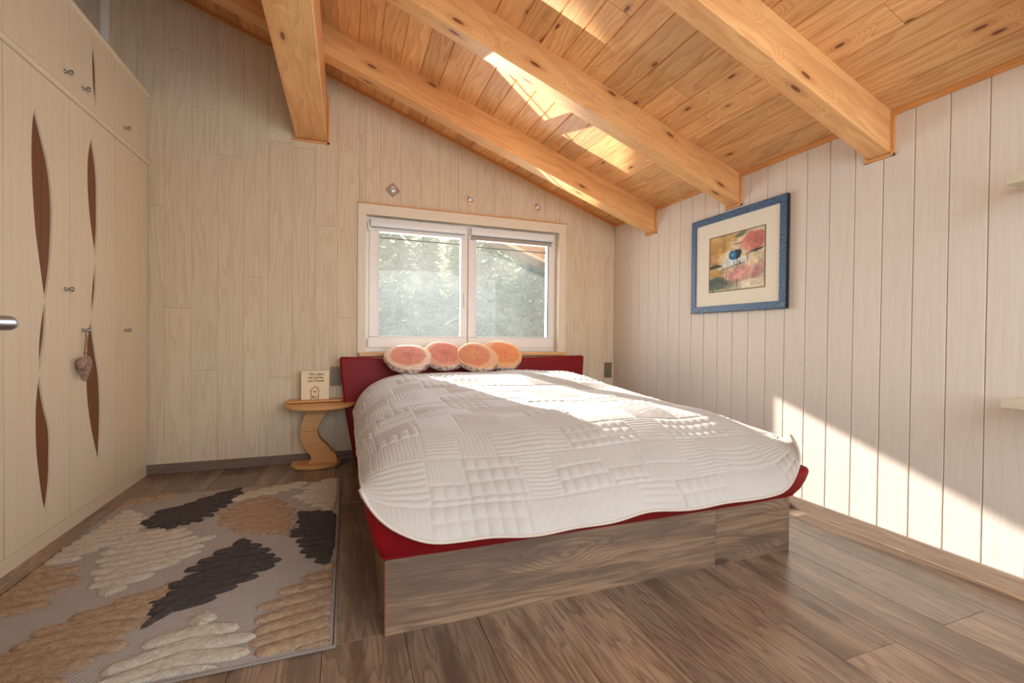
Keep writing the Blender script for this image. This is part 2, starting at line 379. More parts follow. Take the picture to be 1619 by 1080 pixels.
# wall_front behind the viewer with a wide window opening
mb = MB()
for a in [(-2.0, -.45, -.2, 4.2), (2.25, 2.8, -.2, 4.2), (-.45, 2.25, -.2, .65), (-.45, 2.25, 2.15, 4.2)]:
    mb.box(a[0], a[1], YF-.25, YF, a[2], a[3], 'z')
tag(mb.build('wall_front', M_wallr), 'pale board wall behind the viewer', 'wall', kind='structure')
mb = MB(); mb.box(XL, -.56, -.14, -.02, 0, 3.6, 'z'); mb.box(-.60, -.53, -.16, 0, 0, 2.08, 'z')
tag(mb.build('wall_entry', M_wallr), 'short board wall holding the room door', 'wall', kind='structure')
# ceiling planks running along Y, on the slope
mb = MB(); n = Vector((SL, 0, -1)).normalized()
if n.z > 0: n = -n
pu = [.071+.1347*k for k in range(-14, 19)]
pu = [u for u in pu if u > XL-.3]; pu = [u for u in pu if u < XR+.02]+[XR+.05]
def fc(u, v, d):
    return (u-n.x*d, v, ceil_z(u)-n.z*d)
def cseam(i):
    rr = random.Random(i*31+2)
    return [rr.uniform(-.8, 3.6)] if rr.random() < .4 else []
vboards(mb, fc, pu, YF-.3, YB+.02, g=.0045, dep=.008, seams=cseam)
pr = [(XL-.5, ceil_z(XL-.5)+.012), (XR+.35, ceil_z(XR+.35)+.012), (XR+.35, ceil_z(XR+.35)+.2), (XL-.5, ceil_z(XL-.5)+.2)]
mb.prism(pr, lambda a, b, d: (a, d, b), YF-.3, YB+.25)
tag(mb.build('ceiling', M_ceil, extra='keep'), 'sloping pine plank ceiling', 'ceiling', kind='structure')
# rafters: boxes along the slope
L_ = math.hypot(1, SL); ax = Vector((-1, 0, -SL)).normalized(); ay = Vector((0, 1, 0)); az = ax.cross(ay)
if az.z < 0: az = -az
def slope_mat(x, y, z):
    m = Matrix.Identity(4)
    for i in range(3): m[i][0], m[i][1], m[i][2] = ax[i], ay[i], az[i]
    m[0][3], m[1][3], m[2][3] = x, y, z
    return m
dr = .200*math.cos(math.atan(-SL))
rl = ['nearest the back wall', 'second from the back wall, ending above the framed picture', 'third from the back wall, ending right of the framed picture', 'fourth from the back wall', 'farthest from the back wall']
for i, (y0, y1) in enumerate([(3.222, 3.337), (2.334, 2.440), (1.434, 1.537), (.54, .645), (-.35, -.245)]):
    mb = MB(); m = slope_mat(XR, 0, ZC)
    mb.box(-.08, 4.5, y0, y1, -dr, .02, 'x', mat=m)
    for k, p in enumerate(mb.v):       # plumb cut at the wall
        if p[0] > XR-.1:
            v = Vector(p); mb.v[k] = (XR, v.y, v.z+SL*(XR-v.x))
    o = mb.build('beam', M_beam, bevel=.006)
    tag(o, 'pine rafter '+rl[i], 'beam', kind='structure')
    # thin trim strips round the beam end on the right wall
    mt = MB(); zb = ZC-.2
    zt_ = ZC-.2*0-.012
    mt.box(XR-.012, XR, y0-.014, y0-.001, zb-.016, ZC-.02, 'z'); mt.box(XR-.012, XR, y1+.001, y1+.014, zb-.016, ZC-.02, 'z')
    mt.box(XR-.014, XR, y0-.014, y1+.014, zb-.016, zb-.004, 'y')
    mt.build('trim_strip', M_trimwood, parent=o)
# ridge-side purlin along Y
mb = MB(); mb.box(-.372, -.148, YF-.2, YB+.0, 2.512, 2.895, 'y')
pur = mb.build('beam', M_beam, bevel=.008)
tag(pur, 'thick pine purlin running towards the viewer under the rafters', 'beam', kind='structure')
mt = MB(); mt.box(-.146, -.130, YB-.014, YB, 2.49, 2.88, 'z'); mt.box(-.392, -.130, YB-.014, YB, 2.494, 2.508, 'x'); mt.build('trim_strip', M_trimwood, parent=pur)
# trims along ceiling edges
mb = MB(); m = slope_mat(XR, 0, ZC)
mb.box(0, 4.4, YB-.014, YB, -.022, .003, 'x', mat=m)
tag(mb.build('trim_1', M_trimwood), 'thin pine strip along the back edge of the ceiling', 'trim', kind='structure')
mb = MB(); mb.box(XR-.016, XR, YF, YB-.014, ZC-.022, ZC+.004, 'y')
tag(mb.build('trim_2', M_trimwood), 'thin pine strip along the right edge of the ceiling', 'trim', kind='structure')
mb = MB(); mb.box(XL, XL+.045, YB-.03, YB, 0, 3.5, 'z')
tag(mb.build('trim_3', M_white, bevel=.004), 'pale corner strip above the wardrobe', 'trim', kind='structure')
# baseboards
mb = MB(); mb.box(XL, XR-.001, YB-.014, YB, .0, .069, 'x')
tag(mb.build('baseboard_back', M_base, bevel=.002), 'grey oak skirting under the back wall', 'baseboard', kind='structure')
mb = MB(); mb.box(XR-.014, XR, YF, YB-.015, .0, .069, 'y')
tag(mb.build('baseboard_right', M_base, bevel=.002), 'grey oak skirting under the right wall', 'baseboard', kind='structure')
# ------------------------------------------------------------------ window
win = empty('window_1', (1.03, YB, WZ0)); tag(win, 'white two-sash window in a pale wooden surround above the bed', 'window', kind='structure')
def cas(name, boxes, mat, bevel=.003, parent=win):
    m_ = MB()
    for b in boxes: m_.box(*b)
    return m_.build(name, mat, parent=parent, bevel=bevel)
cx0, cx1, cz0, cz1 = .085, 1.955, .853, 2.064
Y = YB
cas('casing', [(cx0, cx1, Y-.016, Y, WZ1-.004, cz1, 'x'), (cx0, WX0+.004, Y-.016, Y, cz0, WZ1-.004, 'z'), (WX1-.004, cx1, Y-.016, Y, cz0, WZ1-.004, 'z')], M_case)
cas('casing', [(cx0-.002, cx1+.004, Y-.022, Y, cz1, cz1+.009, 'x')], M_trimwood, .002)
cas('reveal', [(WX0-.004, WX1+.004, Y, Y+.10, WZ1-.004, WZ1+.012, 'x'), (WX0-.012, WX0+.004, Y, Y+.10, WZ0, WZ1, 'z'), (WX1-.004, WX1+.012, Y, Y+.10, WZ0, WZ1, 'z')], M_case, .001)
cas('window_frame', [(WX0, WX1, Y+.075, Y+.145, WZ1-.06, WZ1, 'x'), (WX0, WX1, Y+.075, Y+.145, WZ0, .905, 'x'), (WX0, .19, Y+.075, Y+.145, .905, WZ1-.06, 'z'), (1.845, WX1, Y+.075, Y+.145, .905, WZ1-.06, 'z'), (.985, 1.045, Y+.080, Y+.145, .905, WZ1-.06, 'z')], M_white)
sashes = [(.178, 1.012, .252, .955, 'left'), (1.020, 1.858, 1.088, 1.795, 'right')]
YS = Y+.055
for (s0, s1, g0, g1, nm) in sashes:
    sa = cas('sash', [(s0, s1, YS, YS+.06, .895, .985, 'x'), (s0, s1, YS, YS+.06, 1.862, 1.955, 'x'), (s0, g0, YS, YS+.06, .985, 1.862, 'z'), (g1, s1, YS, YS+.06, .985, 1.862, 'z')], M_white, .004)
    cas('glazing_bead', [(g0-.006, g1+.006, YS-.004, YS+.02, .985, .993, 'x'), (g0-.006, g0+.004, YS-.004, YS+.02, .99, 1.86, 'z'), (g1-.004, g1+.006, YS-.004, YS+.02, .99, 1.86, 'z')], M_whiteal, .001)
    m_ = MB(); m_.box(g0-.01, g1+.01, YS+.028, YS+.034, .98, 1.87, 'x'); m_.build('pane', M_glass, parent=win)
# lever and hinges
m_ = MB(); m_.box(.975, .995, YS-.010, YS, 1.30, 1.37, 'z'); m_.box(.978, .992, YS-.026, YS-.010, 1.352, 1.368, 'z'); m_.box(.979, .991, YS-.034, YS-.024, 1.25, 1.365, 'z'); m_.build('handle', M_white, parent=win, bevel=.003)
for hx, hz in ((.172, .935), (.172, 1.90), (1.862, .935), (1.862, 1.88)):
    m_ = MB(); m_.tube([(hx, YS-.006, hz-.035), (hx, YS-.006, hz+.035)], .008, 10); m_.build('hinge', M_white, parent=win, smooth=False)
m_ = MB(); m_.box(g1-.004, g1+.004, YS-.0065, YS-.004, .995, 1.86, 'z'); m_.build('gasket', M_darkg, parent=win)
# window sill
mb = MB(); mb.box(.098, 1.937, YB-.095, YB+.075, .829, .856, 'x')
tag(mb.build('window_sill', M_sill, bevel=.004), 'honey coloured wooden sill board under the window', 'window sill', kind='structure')
# roller blinds clamped to each sash
def blind(x0, x1, drop, label, n_):
    b = empty('roller_blind', ((x0+x1)/2, YS-.03, 1.93)); tag(b, label, 'blind', 'roller blinds on the two sashes')
    m = MB(); zt = 1.958
    m.prism([(YS-.045, zt), (YS-.002, zt), (YS-.002, zt-.062), (YS-.030, zt-.062), (YS-.047, zt-.04)], lambda a, c, d: (d, a, c), x0, x1)
    m.build('cassette', M_whiteal, parent=b, bevel=.004)
    m = MB(); m.box(x0+.012, x1-.004, YS-.026, YS-.014, zt-.070-drop*.0, zt-.060, 'x'); m.build('rail', plain_rail, parent=b)
    if drop > 0:
        m = MB(); m.box(x0+.006, x1-.012, YS-.014, YS-.011, zt-.062-drop, zt-.060, 'x'); m.build('fabric', M_grey, parent=b)
        m = MB(); m.box(x0+.004, x1-.010, YS-.018, YS-.007, zt-.074-drop, zt-.060-drop, 'x'); m.build('bottom_bar', M_grey, parent=b, bevel=.003)
    for cxx in [x0+.13, (x0+x1)/2, x1-.13]:
        m = MB(); m.box(cxx-.008, cxx+.008, YS-.03, YS-.005, zt, zt+.006, 'x'); m.build('clip', M_tile, parent=b)
plain_rail = plain('steel_blind_rail', srgb(132, 134, 140), .4, .6)
blind(.185, .985, 0.0, 'rolled-up white blind cassette on the left window sash', 0)
blind(1.035, 1.838, .028, 'white blind cassette on the right window sash with grey fabric lowered a little', 1)
# dark tension wires across the glass
for (a, b_, zz, nm) in ((.252, .955, 1.815, 'left'), (1.088, 1.795, 1.80, 'right')):
    m = MB(); m.tube([(a, YS+.02, zz), (b_, YS+.02, zz-.004)], .0045, 8)
    tag(m.build('blind_rod', M_tile), 'thin dark rod across the top of the %s window pane' % nm, 'rod', 'thin rods across the window panes')
# front window frame (behind the viewer)
w2 = empty('window_2', (.9, YF, .65)); tag(w2, 'wide white window behind the viewer', 'window', kind='structure')
cas('window_frame', [(-.45, 2.25, YF-.16, YF-.09, .65, .72, 'x'), (-.45, 2.25, YF-.16, YF-.09, 2.08, 2.15, 'x'), (-.45, -.38, YF-.16, YF-.09, .72, 2.08, 'z'), (2.18, 2.25, YF-.16, YF-.09, .72, 2.08, 'z'), (.87, .93, YF-.16, YF-.09, .72, 2.08, 'z')], M_white, parent=w2)
w3 = empty('fill_window', (XR, -.25, .85)); tag(w3, 'unseen white window added in the right wall for side fill', 'window', kind='structure')  # unseen window, added to carry the side fill lamp
cas('window_frame', [(XR-.03, XR, -.86, .36, .80, .85, 'y'), (XR-.03, XR, -.86, .36, 2.05, 2.10, 'y'), (XR-.03, XR, -.86, -.80, .85, 2.05, 'z'), (XR-.03, XR, .30, .36, .85, 2.05, 'z')], M_white, parent=w3)
# ------------------------------------------------------------------ roof overhang outside
ov = MB()
YO = 5.85
ZO = lambda x: 1.955-.3541*(x-2.61)          # lower edge of the barge board
us2 = [-.9+.15*k for k in range(0, 34)]
vboards(ov, lambda u, v, d: (u, v, ZO(u)+.15+d), us2, YB+wall_t, YO-.03, g=.004, dep=.005)
ov.prism([(-.9, ZO(-.9)+.16), (4.05, ZO(4.05)+.16), (4.05, ZO(4.05)+.30), (-.9, ZO(-.9)+.30)], lambda a, b, d: (a, d, b), YB+wall_t, YO)
sof = ov.build('roof_overhang', wood('soffit_pine', srgb(232, 158, 78), srgb(200, 118, 48), ring=30, ringmix=.4, knots=.5, knotcol=(srgb(104, 52, 26), srgb(166, 92, 52)), knotscale=(2.6, 6.6)), extra='keep')
tag(sof, 'orange pine boarded roof overhang outside the right window sash', 'roof', kind='structure')
fb_ = MB(); fb_.prism([(-.95, ZO(-.95)), (4.05, ZO(4.05)), (4.05, ZO(4.05)+.32), (-.95, ZO(-.95)+.32)], lambda a, b, d: (a, d, b), YO, YO+.04)
fb_.build('barge_board', plain('weathered_barge_board', srgb(128, 114, 96), .9), parent=sof)
lt = MB(); lt.prism([(-.95, ZO(-.95)+.105), (4.05, ZO(4.05)+.105), (4.05, ZO(4.05)+.148), (-.95, ZO(-.95)+.148)], lambda a, b, d: (a, d, b), YO-.03, YO)
lt.build('batten', plain('pale_batten', srgb(244, 224, 190), .8), parent=sof)  # sunlight on this inner board is put into its pale colour
# ------------------------------------------------------------------ room door beside the viewer
door = empty('door_1', (-.54, 0, 0)); tag(door, 'pale room door standing open at the left edge', 'door', kind='structure')
m = MB(); m.box(-.565, -.525, .02, .915, .01, 2.03, 'z'); m.build('leaf', M_ward, parent=door, bevel=.003)
m = MB(); hy, hz, hx = .868, 1.012, -.453
m.tube([(-.527, hy, hz), (-.50, hy, hz), (hx-.020, hy, hz), (hx-.010, hy-.003, hz), (hx-.003, hy-.010, hz), (hx, hy-.022, hz), (hx, hy-.05, hz), (hx, hy-.135, hz)], .0105, 16)
m.build('door_handle', M_nickel, parent=door, smooth=True)
m = MB(); lathe(m, [(.0, .0), (.025, 0), (.025, .006), (.02, .009), (0, .009)], lambda x, y, h: (-.5255+h, hy+x, hz+y)); m.build('rose', M_nickel, parent=door)
m = MB(); lathe(m, [(.0, .0), (.022, 0), (.022, .006), (0, .007)], lambda x, y, h: (-.5255+h, hy+x, hz-.075+y)); m.build('key_rose', M_nickel, parent=door)

# ================================================================== WARDROBE
XW = -1.304
ward = empty('wardrobe', (XW, 3.1, 0)); tag(ward, 'tall pale birch wardrobe with wavy dark inlays and small knobs', 'wardrobe')
m = MB(); y0w, y1w = .55, 3.835
m.box(XL+.006, XW-.022, y0w, y1w, .068, 2.655, 'z'); m.build('body', M_ward, parent=ward)
m = MB()
for a, b in ((y0w, 1.955), (1.957, 3.334), (3.338, 3.838)): m.box(XL+.01, XW-.004, a, b, 0, .066, 'y')
m.build('plinth', M_ward, parent=ward)
def smooth_closed(left, right):
    """outline (px) down the left edge and back up the right one, Catmull-Rom subdivided"""
    def cr(P, k=6):
        out = []; n_ = len(P)
        for i in range(n_-1):
            p0, p1, p2, p3 = P[max(i-1, 0)], P[i], P[i+1], P[min(i+2, n_-1)]
            for j in range(k):
                t = j/k
                out.append(tuple(.5*((2*p1[d])+(-p0[d]+p2[d])*t+(2*p0[d]-5*p1[d]+4*p2[d]-p3[d])*t*t+(-p0[d]+3*p1[d]-3*p2[d]+p3[d])*t**3) for d in (0, 1)))
        out.append(P[-1]); return out
    a = cr(left); b = cr(right)[::-1]
    return a+b[1:-1]
LENS = {
 0: [([(55,170),(51,200),(50,260),(55,350),(62,410),(71,475)], [(55,170),(66,215),(78,270),(83,330),(81,400),(76,450),(71,475)]),
     ([(71,477),(66,505),(62,545),(62,590)], [(71,477),(72.5,500),(70,540),(62,590)]),
     ([(62,592),(57,640),(57,700),(61,745),(67,790),(73,812)], [(62,592),(70,640),(79,680),(80,720),(79,760),(73,812)])],
 1: [([(145,215),(139,250),(139,300),(143,350),(151,408)], [(145,215),(153,270),(154.5,330),(154,370),(151,408)]),
     ([(151,412),(146,455),(144,500)], [(151,412),(152,450),(149,480),(144,500)]),
     ([(144,502),(138,545),(137,610),(143,670),(157,735)], [(144,502),(152,560),(158,600),(159.5,660),(157,735)])],
 2: [([(149,65),(146,90),(147,130),(151,170)], [(149,65),(152.5,110),(153,150),(151,170)])]}
def lens_yz(k):
    out = []
    for l, r in LENS[k]:
        o = []
        for (px, py) in smooth_closed(l, r):
            p = at(px, py, 0, XW); o.append((p.y, p.z))
        out.append(o)
    return out
def holed_panel(y0, y1, z0, z1, lenses, name):
    """door leaf with lens-shaped cut-outs: filled 2-D curve with thickness"""
    cu = bpy.data.curves.new(name, 'CURVE'); cu.dimensions = '2D'; cu.fill_mode = 'BOTH'; cu.extrude = .010
    for poly in [[(y0, z0), (y1, z0), (y1, z1), (y0, z1)]]+lenses:
        sp = cu.splines.new('POLY'); sp.points.add(len(poly)-1); sp.use_cyclic_u = True
        for i, (a, b) in enumerate(poly): sp.points[i].co = (a, b, 0, 1)
    tmp = bpy.data.objects.new('tmp', cu); COL.objects.link(tmp)
    me = bpy.data.meshes.new_from_object(tmp.evaluated_get(bpy.context.evaluated_depsgraph_get()))
    bpy.data.objects.remove(tmp); bpy.data.curves.remove(cu)
    sd = random.random()*50
    a = me.attributes.new('wc', 'FLOAT_VECTOR', 'POINT')
    vals = []
    for v in me.vertices:
        y, z, x = v.co; vals += [z+sd, y, sd]; v.co = (XW-.0105+x-ward.location.x, y-ward.location.y, z)
    a.data.foreach_set('vector', vals)
    me.materials.clear(); me.materials.append(M_ward)
    o = bpy.data.objects.new(name, me); COL.objects.link(o); o.parent = ward
    return o
def knob(parent, y, z):
    m = MB(); P = [(.0, 0), (.011, 0), (.006, .003), (.0052, .012), (.010, .018), (.0125, .024), (.0105, .030), (.0, .032)]
    lathe(m, P, lambda a, b, h: (XW+h, y+a, z+b), 16)
    o = m.build('knob', M_nickel, smooth=True); o.parent = parent; o.location = -ward.location
    return o
dy = [.575, 1.035, 1.497, 1.962, 2.427, 2.895, 3.367, 3.835]
zlo, zhi = .070, 2.168
kn = {4: (2.860, 1.213), 5: (3.013, 1.011), 6: (3.499, 1.016), 2: (1.93, 1.213), 3: (2.0, 1.213), 1: (1.1, 1.01)}
for i in range(7):
    lenses = lens_yz(0) if i == 4 else lens_yz(1) if i == 5 else []
    if i == 4: lenses = [[(a, b) for a, b in L] for L in lenses]
    d = holed_panel(dy[i]+.0015, dy[i+1]-.0015, zlo, zhi, lenses, 'door')
    if lenses: d['label'] = 'wardrobe door with wavy dark cut-out inlays'
    if i in kn: knob(d, *kn[i])
    for L in lenses:
        ya, yb = min(p[0] for p in L)-.01, max(p[0] for p in L)+.01; za, zb = min(p[1] for p in L)-.01, max(p[1] for p in L)+.01
        m = MB(); m.box(XW-.0105, XW-.0085, ya, yb, za, zb, 'z'); o = m.build('inlay', M_inlay); o['label'] = 'dark striped lens-shaped inlay'; o.parent = d; o.location = -ward.location
    up = lens_yz(2) if i == 5 else []
    u_ = holed_panel(dy[i]+.0015, dy[i+1]-.0015, 2.205, 2.640, up, 'top_door')
    ku = {4: (2.857, 2.283), 5: (3.016, 2.281), 6: (3.491, 2.28)}
    if i in ku: knob(u_, *ku[i])
    for L in up:
        ya, yb = min(p[0] for p in L)-.01, max(p[0] for p in L)+.01; za, zb = min(p[1] for p in L)-.01, max(p[1] for p in L)+.01
        m = MB(); m.box(XW-.0105, XW-.0085, ya, yb, za, zb, 'z'); o = m.build('inlay', M_inlay); o.parent = u_; o.location = -ward.location
m = MB(); m.box(XW-.024, XW-.0222, y0w, y1w, .07, 2.64, 'z'); m.build('backing', M_ward, parent=ward)
for zz, hh in ((2.186, .016), (2.650, .017)):
    prof = [(XW-.02, zz-hh)]+[(XW+.004+.013*math.cos(a), zz+hh*math.sin(a)) for a in [math.radians(q) for q in range(-90, 91, 18)]]+[(XW-.02, zz+hh)]
    m = MB(); m.prism(prof, lambda a, b, d: (a, d, b), y0w, y1w+.006, grain=1)
    m.w = [(v[1], v[0]+v[2], 3.3) for v in m.v]
    m.build('moulding', M_ward, parent=ward, bevel=.002)
# stone heart hanging on the middle knob
hp = at(134, 580, 0, XW+.028)
hroot = empty('hanging_heart', (hp.x, hp.y, .89)); tag(hroot, 'rough stone heart on a jute cord hanging from a wardrobe knob', 'heart ornament')
m = MB(); N1, N2 = 28, 16; pts = []
for i in range(N1):
    a = 2*math.pi*i/N1
    hx_ = 16*math.sin(a)**3; hz_ = 13*math.cos(a)-4.2*math.cos(2*a)-1.6*math.cos(3*a)-math.cos(4*a)
    for j in range(N2+1):
        t = math.pi*j/N2; r = math.sin(t); c = -math.cos(t)
        p = Vector((c*.022, hx_*r*.0036, hz_*r*.0047)); q = noise.noise(p*60)*.004
        pts.append((hp.x+p.x*(1+q*40), hp.y+p.y*(1+q*12), .822+p.z*(1+q*12)))
m.grid(pts, N1, N2+1, closed_u=True)
def stone():
    t = NT('rough_stone'); tc = t.n('ShaderNodeTexCoord'); a = t.noise(tc.outputs['Object'], 60, 5, .7)
    t.set(Base_Color=t.ramp(a, [(.35, srgb(112, 84, 68)), (.5, srgb(158, 128, 110)), (.65, srgb(196, 172, 156))]), Roughness=.9); t.bump(a, .8, .004); return t.m
m.build('stone', stone(), parent=hroot, smooth=True)
m = MB(); kp = (XW+.014, 3.013, 1.004)
m.tube([(hp.x, hp.y, .870), (hp.x, hp.y-.005, .90), (kp[0], kp[1]-.006, .96), kp], .0022, 6); m.tube([(hp.x, hp.y, .870), (hp.x, hp.y+.006, .90), (kp[0], kp[1]+.008, .96), kp], .0022, 6)
m.tube([(hp.x-.003, hp.y, .884), (hp.x, hp.y, .889), (hp.x+.003, hp.y, .896)], .006, 8)
m.build('cord', M_cord, parent=hroot)
# ================================================================== BED
bed = empty('bed', (1.05, 2.6, 0)); tag(bed, 'double bed with grey oak plinth, red leatherette frame and red headboard', 'bed')
BX0, BX1, BY0, BY1 = .125, 1.976, 1.532, 3.66
m = MB(); m.box(BX0+.018, BX1-.018, BY0+.019, BY1, .0, .248, 'y'); m.build('plinth_core', M_bedwood, parent=bed)
m = MB(); m.box(BX0, BX0+.017, BY0+.001, BY1, 0, .25, 'y'); m.build('plinth_panel', M_bedwood, parent=bed)
m = MB(); m.box(BX1-.017, BX1, BY0+.001, BY1, 0, .25, 'y'); m.build('plinth_panel', M_bedwood, parent=bed)
m = MB(); m.box(BX0+.003, 1.5285, BY0, BY0+.018, 0, .252, 'x'); m.build('plinth_panel', M_bedwood, parent=bed)
m = MB(); m.box(1.530, BX1, BY0, BY0+.018, 0, .252, 'x'); m.build('plinth_panel', M_bedwood, parent=bed)
m = MB(); m.box(BX0-.001, BX0+.003, BY0-.001, BY0+.017, 0, .251, 'z'); m.build('edge_strip', plain('copper_brown_edge', srgb(120, 70, 40), .5), parent=bed)
# flared upholstered frame
m = MB(); prof = [(-.02, .238), (.0, .252), (.018, .275), (.040, .325), (.056, .385), (.064, .43), (.065, .452), (.060, .466), (.050, .470), (.038, .462), (.028, .43), (.022, .34), (.018, .27)]
pts = []; 
def ring(o):
    r = .02+max(o, 0)*.35; a0, b0, a1, b1 = BX0-o, BY0-o, BX1+o, BY1
    out = []
    K = 7
    out.append((a0, b1))
    for q in range(6): out.append((a0, b1-(b1-b0-r)*(q+1)/7))
    for k in range(K+1):
        a = math.pi+math.pi/2*k/K; out.append((a0+r+r*math.cos(a), b0+r+r*math.sin(a)))
    for q in range(8): out.append((a0+r+(a1-a0-2*r)*(q+1)/9, b0))
    for k in range(K+1):
        a = 1.5*math.pi+math.pi/2*k/K; out.append((a1-r+r*math.cos(a), b0+r+r*math.sin(a)))
    for q in range(6): out.append((a1, b0+r+(b1-b0-r)*(q+1)/7))
    out.append((a1, b1)); return out
rings = [ring(o) for o, z in prof]; nr = len(rings[0])
def rail_z(x, y, z):
    if y > BY0+.04: f = 1.0 if x < 1 else .70
    else: f = .40+.60*min(1, abs((x-1.05)/.975))**9
    if x > 1.7: f = min(f, .70)
    return .25+(z-.25)*f
pts = [(x, y, rail_z(x, y, prof[i][1]) if prof[i][1] > .26 else prof[i][1]) for i, R in enumerate(rings) for (x, y) in R]
m.grid(pts, len(prof), nr); m.build('upholstered_frame', M_red, parent=bed, smooth=True)
# mattress
m = MB(); m.box(.30, 1.84, 1.86, 3.55, .34, .555, 'y'); m.build('mattress', plain('white_mattress', srgb(225, 222, 216), .9), parent=bed, bevel=.05, seg=4)
# headboard, waisted outline with flared upper corners
def hb_x(z):
    zs = [0, .1, .25, .4, .55, .7, .82]; xs_ = [.070, .052, .025, .000, -.020, -.036, -.046]
    return float(np.interp(z, zs, xs_))
hc = 1.018
lf = [(hb_x(z), z) for z in np.linspace(.02, .81, 14)]
tp = [(-.044+k*(2*hc+.088)/20, .829-.018*math.sin(math.pi*k/20)) for k in range(21)]
rt = [(2*hc-x, z) for x, z in lf[::-1]]
m = MB(); m.prism(lf+tp+rt, lambda a, b, d: (a, d-.05*(.82-b)*0+.06*(b-.4), b), 3.665, 3.735)
m.build('headboard', M_red, parent=bed, bevel=.018, seg=4)
for bx in (1.515, 1.545):
    m = MB(); m.box(bx-.008, bx+.008, BY0-.003, BY0+.001, .246, .253, 'x'); m.build('bracket', M_brass, parent=bed)
